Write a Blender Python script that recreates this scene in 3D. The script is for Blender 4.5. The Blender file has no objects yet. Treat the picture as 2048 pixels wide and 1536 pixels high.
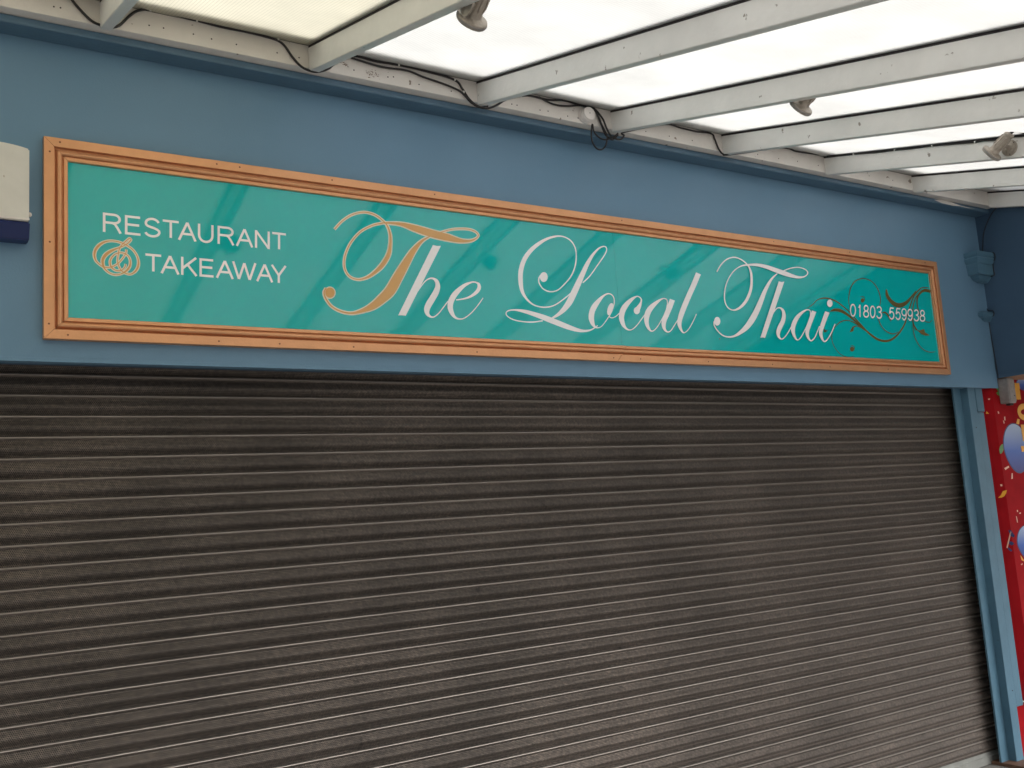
import bpy, bmesh, math, random
from mathutils import Vector, Matrix
random.seed(7)
R = math.radians
scene = bpy.context.scene
C = scene.collection

# ------------------------------------------------------------------ camera
cam_d = bpy.data.cameras.new('camera'); cam = bpy.data.objects.new('camera', cam_d); C.objects.link(cam)
cam_d.sensor_width = 36.0; cam_d.lens = 36.0*1932.93/2048.0
cam_d.clip_start = 0.05; cam_d.clip_end = 2000
r_ = Vector((0.84382999, -0.53249292, -0.0663493)); u_ = Vector((-0.01842152, -0.15231817, 0.98815982)); f_ = Vector((0.53629431, 0.83261664, 0.13833997))
# right / up / backward axes of the hand-held camera
right = Vector((math.cos(R(32.78587362)), -math.sin(R(32.78587362)), 0))
fwd = Vector((math.sin(R(32.78587362))*math.cos(R(7.95179867)), math.cos(R(32.78587362))*math.cos(R(7.95179867)), math.sin(R(7.95179867))))
up = right.cross(fwd)
c_, s_ = math.cos(R(-3.84131924)), math.sin(R(-3.84131924))
rr = c_*right + s_*up; uu = -s_*right + c_*up
M = Matrix((rr, uu, -fwd)).transposed().to_4x4(); M.translation = Vector((-1.03777709, -3.73902648, 1.69363944))
cam.matrix_world = M
scene.camera = cam

# ------------------------------------------------------------------ sky, sun, exposure
SUN_EL, SUN_AZ = 42, 148     # degrees; to the right in front of the shops, hidden by bright cloud
w = bpy.data.worlds.new('World'); scene.world = w; w.use_nodes = True
nt = w.node_tree; bg = nt.nodes['Background']
sky = nt.nodes.new('ShaderNodeTexSky'); sky.sky_type = 'NISHITA'; sky.sun_disc = False
sky.sun_elevation = R(SUN_EL); sky.sun_rotation = R(SUN_AZ); sky.dust_density = 6.0; sky.air_density = 1.0; sky.ozone_density = 1.0
hs = nt.nodes.new('ShaderNodeHueSaturation'); hs.inputs['Saturation'].default_value = 0.22
nt.links.new(sky.outputs[0], hs.inputs['Color']); nt.links.new(hs.outputs[0], bg.inputs['Color'])
bg.inputs['Strength'].default_value = 0.11
sd = bpy.data.lights.new('sun', 'SUN'); sd.energy = 0.85; sd.angle = R(55); sd.color = (1.0, 0.985, 0.96)
sun = bpy.data.objects.new('sun', sd); C.objects.link(sun)
az = R(SUN_AZ)
d = Vector((math.sin(az)*math.cos(R(SUN_EL)), math.cos(az)*math.cos(R(SUN_EL)), math.sin(R(SUN_EL))))
sun.rotation_euler = d.to_track_quat('Z', 'Y').to_euler()
scene.view_settings.view_transform = 'Standard'; scene.view_settings.look = 'None'
scene.view_settings.gamma = 1.0; scene.view_settings.use_curve_mapping = False
scene.view_settings.exposure = 1.32
scene.render.engine = 'CYCLES'
scene.cycles.max_bounces = 12; scene.cycles.diffuse_bounces = 7; scene.cycles.transparent_max_bounces = 12

# ------------------------------------------------------------------ material helpers
def mat(name, col, rough=0.5, metal=0.0, spec=0.5, var=0.0, vscale=3.0, dark=None, bump=0.0, bscale=40.0, speck=None, coat=0.0, world=False):
    """principled surface: base colour mottled with noise, optional dirt colour, fine bump, specks"""
    m = bpy.data.materials.new(name); m.use_nodes = True
    n = m.node_tree.nodes; l = m.node_tree.links; b = n['Principled BSDF']
    b.inputs['Roughness'].default_value = rough; b.inputs['Metallic'].default_value = metal
    b.inputs['Specular IOR Level'].default_value = spec
    if coat: b.inputs['Coat Weight'].default_value = coat; b.inputs['Coat Roughness'].default_value = 0.08
    tc = n.new('ShaderNodeTexCoord'); src = tc.outputs['Object']
    if world: src = n.new('ShaderNodeNewGeometry').outputs['Position']
    cur = None
    if var > 0:
        nz = n.new('ShaderNodeTexNoise'); nz.inputs['Scale'].default_value = vscale; nz.inputs['Detail'].default_value = 7; nz.inputs['Roughness'].default_value = 0.62
        l.new(src, nz.inputs['Vector'])
        cr = n.new('ShaderNodeValToRGB'); cr.color_ramp.elements[0].position = 0.3; cr.color_ramp.elements[1].position = 0.7
        dk = dark or tuple(c*(1-var) for c in col)
        cr.color_ramp.elements[0].color = (*dk, 1); cr.color_ramp.elements[1].color = (*col, 1)
        l.new(nz.outputs[0], cr.inputs[0]); cur = cr.outputs[0]
    if speck:
        scol, sscale, thr = speck
        vz = n.new('ShaderNodeTexNoise'); vz.inputs['Scale'].default_value = sscale; vz.inputs['Detail'].default_value = 3
        l.new(src, vz.inputs['Vector'])
        st = n.new('ShaderNodeValToRGB'); st.color_ramp.elements[0].position = thr; st.color_ramp.elements[1].position = thr+0.03
        st.color_ramp.elements[0].color = (0, 0, 0, 1); st.color_ramp.elements[1].color = (1, 1, 1, 1)
        l.new(vz.outputs[0], st.inputs[0])
        mx = n.new('ShaderNodeMix'); mx.data_type = 'RGBA'; mx.inputs[6].default_value = (*col, 1)
        if cur: l.new(cur, mx.inputs[6])
        mx.inputs[7].default_value = (*scol, 1); l.new(st.outputs[0], mx.inputs[0]); cur = mx.outputs[2]
    if cur: l.new(cur, b.inputs['Base Color'])
    else: b.inputs['Base Color'].default_value = (*col, 1)
    if bump:
        bz = n.new('ShaderNodeTexNoise'); bz.inputs['Scale'].default_value = bscale; bz.inputs['Detail'].default_value = 4
        l.new(src, bz.inputs['Vector'])
        bp = n.new('ShaderNodeBump'); bp.inputs['Strength'].default_value = bump; bp.inputs['Distance'].default_value = 0.01
        l.new(bz.outputs[0], bp.inputs['Height']); l.new(bp.outputs[0], b.inputs['Normal'])
    return m

def N(m, t): return m.node_tree.nodes.new(t)
def math_(m, op, a, b=None, c=None):
    x = N(m, 'ShaderNodeMath'); x.operation = op
    for i, v in enumerate((a, b, c)):
        if v is None: continue
        if isinstance(v, (int, float)): x.inputs[i].default_value = v
        else: m.node_tree.links.new(v, x.inputs[i])
    return x.outputs[0]

def shutter_mat():
    """galvanised lath with a hexagonal field of punched holes and street grime"""
    m = mat('perforated_steel', (0.182, 0.156, 0.140), rough=0.50, metal=0.6, var=0.4, vscale=2.3, dark=(0.108, 0.093, 0.084), speck=((0.04, 0.035, 0.03), 11.0, 0.735), bump=0.12, bscale=220, world=True)
    n = m.node_tree.nodes; l = m.node_tree.links; b = n['Principled BSDF']
    tc = N(m, 'ShaderNodeTexCoord'); sp = N(m, 'ShaderNodeSeparateXYZ'); l.new(tc.outputs['Object'], sp.inputs[0])
    a = 0.0068; h = a*1.732
    def lat(ox, oz):
        fx = math_(m, 'MULTIPLY', math_(m, 'SUBTRACT', math_(m, 'FRACT', math_(m, 'ADD', math_(m, 'DIVIDE', sp.outputs[0], a), ox+200)), 0.5), a)
        fz = math_(m, 'MULTIPLY', math_(m, 'SUBTRACT', math_(m, 'FRACT', math_(m, 'ADD', math_(m, 'DIVIDE', sp.outputs[2], h), oz+200)), 0.5), h)
        return math_(m, 'SQRT', math_(m, 'ADD', math_(m, 'MULTIPLY', fx, fx), math_(m, 'MULTIPLY', fz, fz)))
    dd = math_(m, 'MINIMUM', lat(0, 0), lat(0.5, 0.5))
    hole = math_(m, 'LESS_THAN', dd, 0.0024)
    # no holes on the rolled bead and its undercut (z 0..-7 mm) nor in the first 25 mm at the top edge
    keep = math_(m, 'LESS_THAN', sp.outputs[2], -0.0075)
    hole = math_(m, 'MULTIPLY', hole, keep)
    old = b.inputs['Base Color'].links[0].from_socket
    b.inputs['Sheen Weight'].default_value = 0.55; b.inputs['Sheen Roughness'].default_value = 0.35; b.inputs['Sheen Tint'].default_value = (0.95, 0.80, 0.70, 1)   # dusty sheen, added to brighten laths seen at a grazing angle
    # broad grime: large soft noise in world space so that neighbouring laths differ
    geo = N(m, 'ShaderNodeNewGeometry')
    gz = N(m, 'ShaderNodeTexNoise'); gz.inputs['Scale'].default_value = 1.1; gz.inputs['Detail'].default_value = 6; l.new(geo.outputs['Position'], gz.inputs['Vector'])
    gr = N(m, 'ShaderNodeValToRGB'); gr.color_ramp.elements[0].color = (0.78, 0.76, 0.73, 1); gr.color_ramp.elements[0].position = 0.35
    gr.color_ramp.elements[1].color = (1.06, 1.02, 0.98, 1); gr.color_ramp.elements[1].position = 0.7
    l.new(gz.outputs[0], gr.inputs[0])
    fine = N(m, 'ShaderNodeTexNoise'); fine.inputs['Scale'].default_value = 75; fine.inputs['Detail'].default_value = 5; l.new(geo.outputs['Position'], fine.inputs['Vector'])
    fr = N(m, 'ShaderNodeValToRGB'); fr.color_ramp.elements[0].color = (0.55, 0.55, 0.55, 1); fr.color_ramp.elements[0].position = 0.35
    fr.color_ramp.elements[1].color = (1.25, 1.22, 1.18, 1); fr.color_ramp.elements[1].position = 0.68
    l.new(fine.outputs[0], fr.inputs[0])
    mu = N(m, 'ShaderNodeMix'); mu.data_type = 'RGBA'; mu.blend_type = 'MULTIPLY'; mu.inputs[0].default_value = 1
    l.new(old, mu.inputs[6]); l.new(gr.outputs[0], mu.inputs[7])
    mu2 = N(m, 'ShaderNodeMix'); mu2.data_type = 'RGBA'; mu2.blend_type = 'MULTIPLY'; mu2.inputs[0].default_value = 1
    l.new(mu.outputs[2], mu2.inputs[6]); l.new(fr.outputs[0], mu2.inputs[7])
    mh = N(m, 'ShaderNodeMix'); mh.data_type = 'RGBA'; mh.inputs[7].default_value = (0.012, 0.011, 0.010, 1)
    l.new(hole, mh.inputs[0]); l.new(mu2.outputs[2], mh.inputs[6]); l.new(mh.outputs[2], b.inputs['Base Color'])
    l.new(math_(m, 'ADD', math_(m, 'MULTIPLY', hole, 0.4), 0.52), b.inputs['Roughness'])
    l.new(math_(m, 'MULTIPLY', math_(m, 'SUBTRACT', 1.0, hole), 0.6), b.inputs['Metallic'])
    return m


def sheet_mat(name, col, tr):
    """translucent ribbed polycarbonate"""
    m = bpy.data.materials.new(name); m.use_nodes = True; n = m.node_tree.nodes; l = m.node_tree.links
    n.remove(n['Principled BSDF']); out = n['Material Output']
    tc = N(m, 'ShaderNodeTexCoord'); sp = N(m, 'ShaderNodeSeparateXYZ'); l.new(tc.outputs['Object'], sp.inputs[0])
    rib = math_(m, 'LESS_THAN', math_(m, 'FRACT', math_(m, 'ADD', math_(m, 'DIVIDE', sp.outputs[0], 0.0125), 400)), 0.16)
    nz = N(m, 'ShaderNodeTexNoise'); nz.inputs['Scale'].default_value = 3.0; nz.inputs['Detail'].default_value = 6; l.new(tc.outputs['Object'], nz.inputs['Vector'])
    cr = N(m, 'ShaderNodeValToRGB'); cr.color_ramp.elements[0].position = 0.3; cr.color_ramp.elements[1].position = 0.75
    cr.color_ramp.elements[0].color = (*[c*0.80 for c in col], 1); cr.color_ramp.elements[1].color = (*col, 1); l.new(nz.outputs[0], cr.inputs[0])
    mx = N(m, 'ShaderNodeMix'); mx.data_type = 'RGBA'; l.new(cr.outputs[0], mx.inputs[6]); mx.inputs[7].default_value = (*[c*0.70 for c in col], 1)
    l.new(math_(m, 'MULTIPLY', rib, 0.9), mx.inputs[0])
    t = N(m, 'ShaderNodeBsdfTranslucent'); df = N(m, 'ShaderNodeBsdfDiffuse'); l.new(mx.outputs[2], t.inputs[0]); l.new(mx.outputs[2], df.inputs[0])
    ms = N(m, 'ShaderNodeMixShader'); ms.inputs[0].default_value = tr; l.new(df.outputs[0], ms.inputs[1]); l.new(t.outputs[0], ms.inputs[2])
    gl = N(m, 'ShaderNodeBsdfGlossy'); gl.inputs['Roughness'].default_value = 0.2
    ms2 = N(m, 'ShaderNodeMixShader'); ms2.inputs[0].default_value = 0.04; l.new(ms.outputs[0], ms2.inputs[1]); l.new(gl.outputs[0], ms2.inputs[2])
    l.new(ms2.outputs[0], out.inputs[0])
    return m

def clear_mat():
    m = bpy.data.materials.new('clear_sheet_top'); m.use_nodes = True; n = m.node_tree.nodes; l = m.node_tree.links
    n.remove(n['Principled BSDF']); t = N(m, 'ShaderNodeBsdfTransparent'); t.inputs[0].default_value = (0.94, 0.94, 0.93, 1)
    l.new(t.outputs[0], n['Material Output'].inputs[0]); return m

BLUE = (0.142, 0.262, 0.382)
M_wall = mat('blue_masonry_paint', BLUE, rough=0.42, spec=0.28, var=0.07, vscale=1.6, bump=0.10, bscale=140, speck=((0.05, 0.07, 0.09), 38.0, 0.775))
M_trim = mat('blue_gloss_paint', (0.098, 0.205, 0.290), rough=0.45, spec=0.3, var=0.16, vscale=6, bump=0.10, bscale=60, speck=((0.06, 0.09, 0.12), 30.0, 0.74))
M_cornshade = mat('shaded_cornice_blue', (0.080, 0.155, 0.230), rough=0.36, var=0.16, vscale=6, bump=0.10, bscale=60)  # the wall's blue, darkened to put the cornice's shade into the colour
M_ink = mat('blue_black_paint', (0.012, 0.020, 0.032), rough=0.5)
M_shadeblue = mat('shade_darkened_blue', (0.060, 0.115, 0.190), rough=0.5, spec=0.25, var=0.18, vscale=1.7, bump=0.12, bscale=50)  # blue with shade painted in, for faces turned away from the light
M_white = mat('weathered_white_gloss', (0.74, 0.70, 0.655), rough=0.45, var=0.13, vscale=5, bump=0.22, bscale=30, speck=((0.26, 0.21, 0.17), 24.0, 0.70))
M_rafter = mat('rafter_white_gloss', (0.80, 0.79, 0.755), rough=0.42, var=0.12, vscale=4.5, bump=0.25, bscale=26, speck=((0.30, 0.27, 0.23), 20.0, 0.705))
M_gasket = mat('dark_glazing_gasket', (0.035, 0.026, 0.028), rough=0.7, var=0.3, vscale=20)
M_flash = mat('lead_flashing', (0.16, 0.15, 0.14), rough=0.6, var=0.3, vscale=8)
M_copper = mat('copper_paint_moulding', (0.70, 0.350, 0.175), rough=0.38, metal=0.5, var=0.12, vscale=14, bump=0.10, bscale=90)
M_copperdk = mat('moulding_joint', (0.16, 0.05, 0.02), rough=0.7)
M_teal = mat('teal_sign_vinyl', (0.000, 0.440, 0.445), rough=0.062, spec=0.68, var=0.05, vscale=2, bump=0.012, bscale=3.0)
M_lwhite = mat('white_vinyl', (0.87, 0.86, 0.87), rough=0.16, spec=0.6)
M_lcream = mat('cream_vinyl', (0.78, 0.72, 0.58), rough=0.16, spec=0.6)
M_lgold = mat('gold_vinyl', (0.66, 0.36, 0.11), rough=0.16, spec=0.6, var=0.12, vscale=6)
M_scroll = mat('bronze_vinyl', (0.15, 0.115, 0.035), rough=0.16, spec=0.6, var=0.25, vscale=9)
M_cable = mat('black_cable_sheath', (0.014, 0.011, 0.012), rough=0.42, var=0.3, vscale=30)
M_clip = mat('white_nylon_clip', (0.75, 0.74, 0.70), rough=0.4)
M_lamp = mat('weathered_aluminium', (0.45, 0.40, 0.34), rough=0.42, metal=0.55, var=0.35, vscale=28, bump=0.15, bscale=120)
M_glass = mat('frosted_lamp_glass', (0.25, 0.24, 0.23), rough=0.12)
M_shut = shutter_mat()
M_bead = mat('rubbed_highlight_bead', (0.33, 0.30, 0.27), rough=0.40, metal=0.65, var=0.35, vscale=7, dark=(0.25, 0.22, 0.20), world=True)  # rubbed steel, brightened so the bead's highlight line sits in its colour
M_rail = mat('galvanised_bottom_rail', (0.33, 0.34, 0.32), rough=0.5, metal=0.3, var=0.3, vscale=9, bump=0.1, bscale=60)
M_black = mat('dark_void', (0.012, 0.011, 0.011), rough=0.9)
M_alarm = mat('aged_cream_plastic', (0.68, 0.665, 0.615), rough=0.42, var=0.10, vscale=10, bump=0.08, bscale=35, speck=((0.42, 0.36, 0.28), 60.0, 0.72))
M_alblue = mat('navy_plastic', (0.006, 0.018, 0.095), rough=0.2, spec=0.4)
M_bwhite = mat('white_plastic', (0.74, 0.70, 0.67), rough=0.42, var=0.08, vscale=18)
M_grey = mat('grey_weathered_steel', (0.34, 0.32, 0.31), rough=0.5, metal=0.2, var=0.3, vscale=30, bump=0.2, bscale=90)
M_red = mat('red_banner_print', (0.36, 0.006, 0.011), rough=0.7, spec=0.1, var=0.22, vscale=7, bump=0.05, bscale=8)
M_yellow = mat('yellow_print', (0.85, 0.40, 0.02), rough=0.4, var=0.1, vscale=20)
M_green = mat('green_print', (0.10, 0.32, 0.06), rough=0.4, var=0.4, vscale=60)
M_pink = mat('pale_print', (0.80, 0.45, 0.34), rough=0.4)
M_navyp = mat('navy_print', (0.012, 0.03, 0.14), rough=0.4)
M_wood = mat('bare_timber_soffit', (0.42, 0.27, 0.17), rough=0.6, var=0.3, vscale=12)
M_pave = mat('concrete_paving', (0.25, 0.24, 0.225), rough=0.85, var=0.3, vscale=2.5, bump=0.3, bscale=60)
M_render = mat('pale_render', (0.42, 0.39, 0.35), rough=0.85, var=0.2, vscale=0.6)
M_slate = mat('slate_roof', (0.07, 0.07, 0.08), rough=0.6, var=0.3, vscale=2)
M_win = mat('window_glass', (0.03, 0.035, 0.04), rough=0.08)
M_tile = mat('brown_threshold', (0.17, 0.09, 0.055), rough=0.6, var=0.4, vscale=16)
M_sheet = [sheet_mat('cream_polycarbonate', (0.86, 0.815, 0.66), 0.52), sheet_mat('opal_polycarbonate', (0.90, 0.892, 0.865), 0.525)]
M_clear = clear_mat()

# ------------------------------------------------------------------ object helpers
def mesh_obj(name, verts, faces, m, parent=None, smooth=False, mats=None, fm=None):
    me = bpy.data.meshes.new(name); me.from_pydata([tuple(v) for v in verts], [], faces)
    for x in (mats or [m]): me.materials.append(x)
    if fm:
        for p, i in zip(me.polygons, fm): p.material_index = i
    if smooth:
        for p in me.polygons: p.use_smooth = True
    me.update(); o = bpy.data.objects.new(name, me); C.objects.link(o)
    if parent: o.parent = parent
    return o
def from_bm(name, bm, m, parent=None, smooth=False):
    me = bpy.data.meshes.new(name); bm.normal_update(); bm.to_mesh(me); bm.free()
    me.materials.append(m)
    if smooth:
        for p in me.polygons: p.use_smooth = True
    o = bpy.data.objects.new(name, me); C.objects.link(o)
    if parent: o.parent = parent
    return o
def tag(o, label, cat=None, group=None, kind=None):
    if label: o['label'] = label
    if cat: o['category'] = cat
    if group: o['group'] = group
    if kind: o['kind'] = kind
    return o
def thing(name, label, cat, group=None, loc=(0, 0, 0)):
    o = bpy.data.objects.new(name, None); o.location = loc; o.empty_display_size = 0.1; C.objects.link(o)
    return tag(o, label, cat, group)
def box_bm(bm, x0, x1, y0, y1, z0, z1, bevel=0.0):
    r = bmesh.ops.create_cube(bm, size=1.0); vs = r['verts']
    for v in vs:
        v.co = Vector((x0+(v.co.x+.5)*(x1-x0), y0+(v.co.y+.5)*(y1-y0), z0+(v.co.z+.5)*(z1-z0)))
    if bevel:
        es = list({e for v in vs for e in v.link_edges})
        bmesh.ops.bevel(bm, geom=es, offset=bevel, segments=2, affect='EDGES', profile=0.5)
def box(name, x0, x1, y0, y1, z0, z1, m, parent=None, bevel=0.002):
    bm = bmesh.new(); box_bm(bm, x0, x1, y0, y1, z0, z1, bevel); return from_bm(name, bm, m, parent)
def lathe(prof, seg=28):
    """prof: list of (r, h) along local +Z -> verts, faces"""
    V, F = [], []
    for r, h in prof:
        for k in range(seg):
            t = 2*math.pi*k/seg; V.append(Vector((r*math.cos(t), r*math.sin(t), h)))
    for i in range(len(prof)-1):
        for k in range(seg):
            a = i*seg+k; b = i*seg+(k+1) % seg; F.append((a, b, b+seg, a+seg))
    F.append(tuple(range(seg))[::-1]); F.append(tuple((len(prof)-1)*seg+k for k in range(seg)))
    return V, F
def orient(V, origin, direction, roll_up=Vector((0, 0, 1))):
    z = Vector(direction).normalized(); x = roll_up.cross(z)
    if x.length < 1e-4: x = Vector((1, 0, 0))
    x.normalize(); y = z.cross(x); o = Vector(origin)
    return [o + x*v.x + y*v.y + z*v.z for v in V]
def catmull(P, n=6, closed=False):
    P = [Vector(p) for p in P]; out = []
    m = len(P); rng = range(m) if closed else range(m-1)
    for i in rng:
        g = (lambda k: P[k % m]) if closed else (lambda k: P[min(max(k, 0), m-1)])
        p0, p1, p2, p3 = g(i-1), g(i), g(i+1), g(i+2)
        for k in range(n):
            t = k/n; out.append(.5*((2*p1)+(p2-p0)*t+(2*p0-5*p1+4*p2-p3)*t*t+(3*p1-p0-3*p2+p3)*t**3))
    if not closed: out.append(P[-1])
    return out
def tube_vf(P, r, seg=8, base=0):
    V, F = [], []; up0 = Vector((0.13, 0.9, 0.2))
    for i, p in enumerate(P):
        t = (P[min(i+1, len(P)-1)]-P[max(i-1, 0)]).normalized(); a = t.cross(up0).normalized(); b = t.cross(a)
        for k in range(seg):
            g = 2*math.pi*k/seg; V.append(p+a*(r*math.cos(g))+b*(r*math.sin(g)))
    for i in range(len(P)-1):
        for k in range(seg):
            a = base+i*seg+k; b = base+i*seg+(k+1) % seg; F.append((a, b, b+seg, a+seg))
    F.append(tuple(base+k for k in range(seg))); F.append(tuple(base+(len(P)-1)*seg+k for k in range(seg))[::-1])
    return V, F
def tube(name, pts, r, m, parent=None, n=6, seg=8):
    V, F = tube_vf(catmull(pts, n), r, seg); return mesh_obj(name, V, F, m, parent, smooth=True)
def prism_x(name, prof, x0, x1, m, parent=None, smooth=False, cap=True, nx=1):
    """profile of (y, z) points swept along x"""
    k = len(prof); V = []; F = []
    for j in range(nx+1):
        x = x0+(x1-x0)*j/nx; V += [(x, y, z) for y, z in prof]
    for j in range(nx):
        for i in range(k-1): F.append((j*k+i, j*k+i+1, (j+1)*k+i+1, (j+1)*k+i))
    if cap:
        for j in range(nx): F.append((j*k+k-1, j*k, (j+1)*k, (j+1)*k+k-1))
        F.append(tuple(range(k))[::-1]); F.append(tuple(nx*k+i for i in range(k)))
    return mesh_obj(name, V, F, m, parent, smooth)

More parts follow.
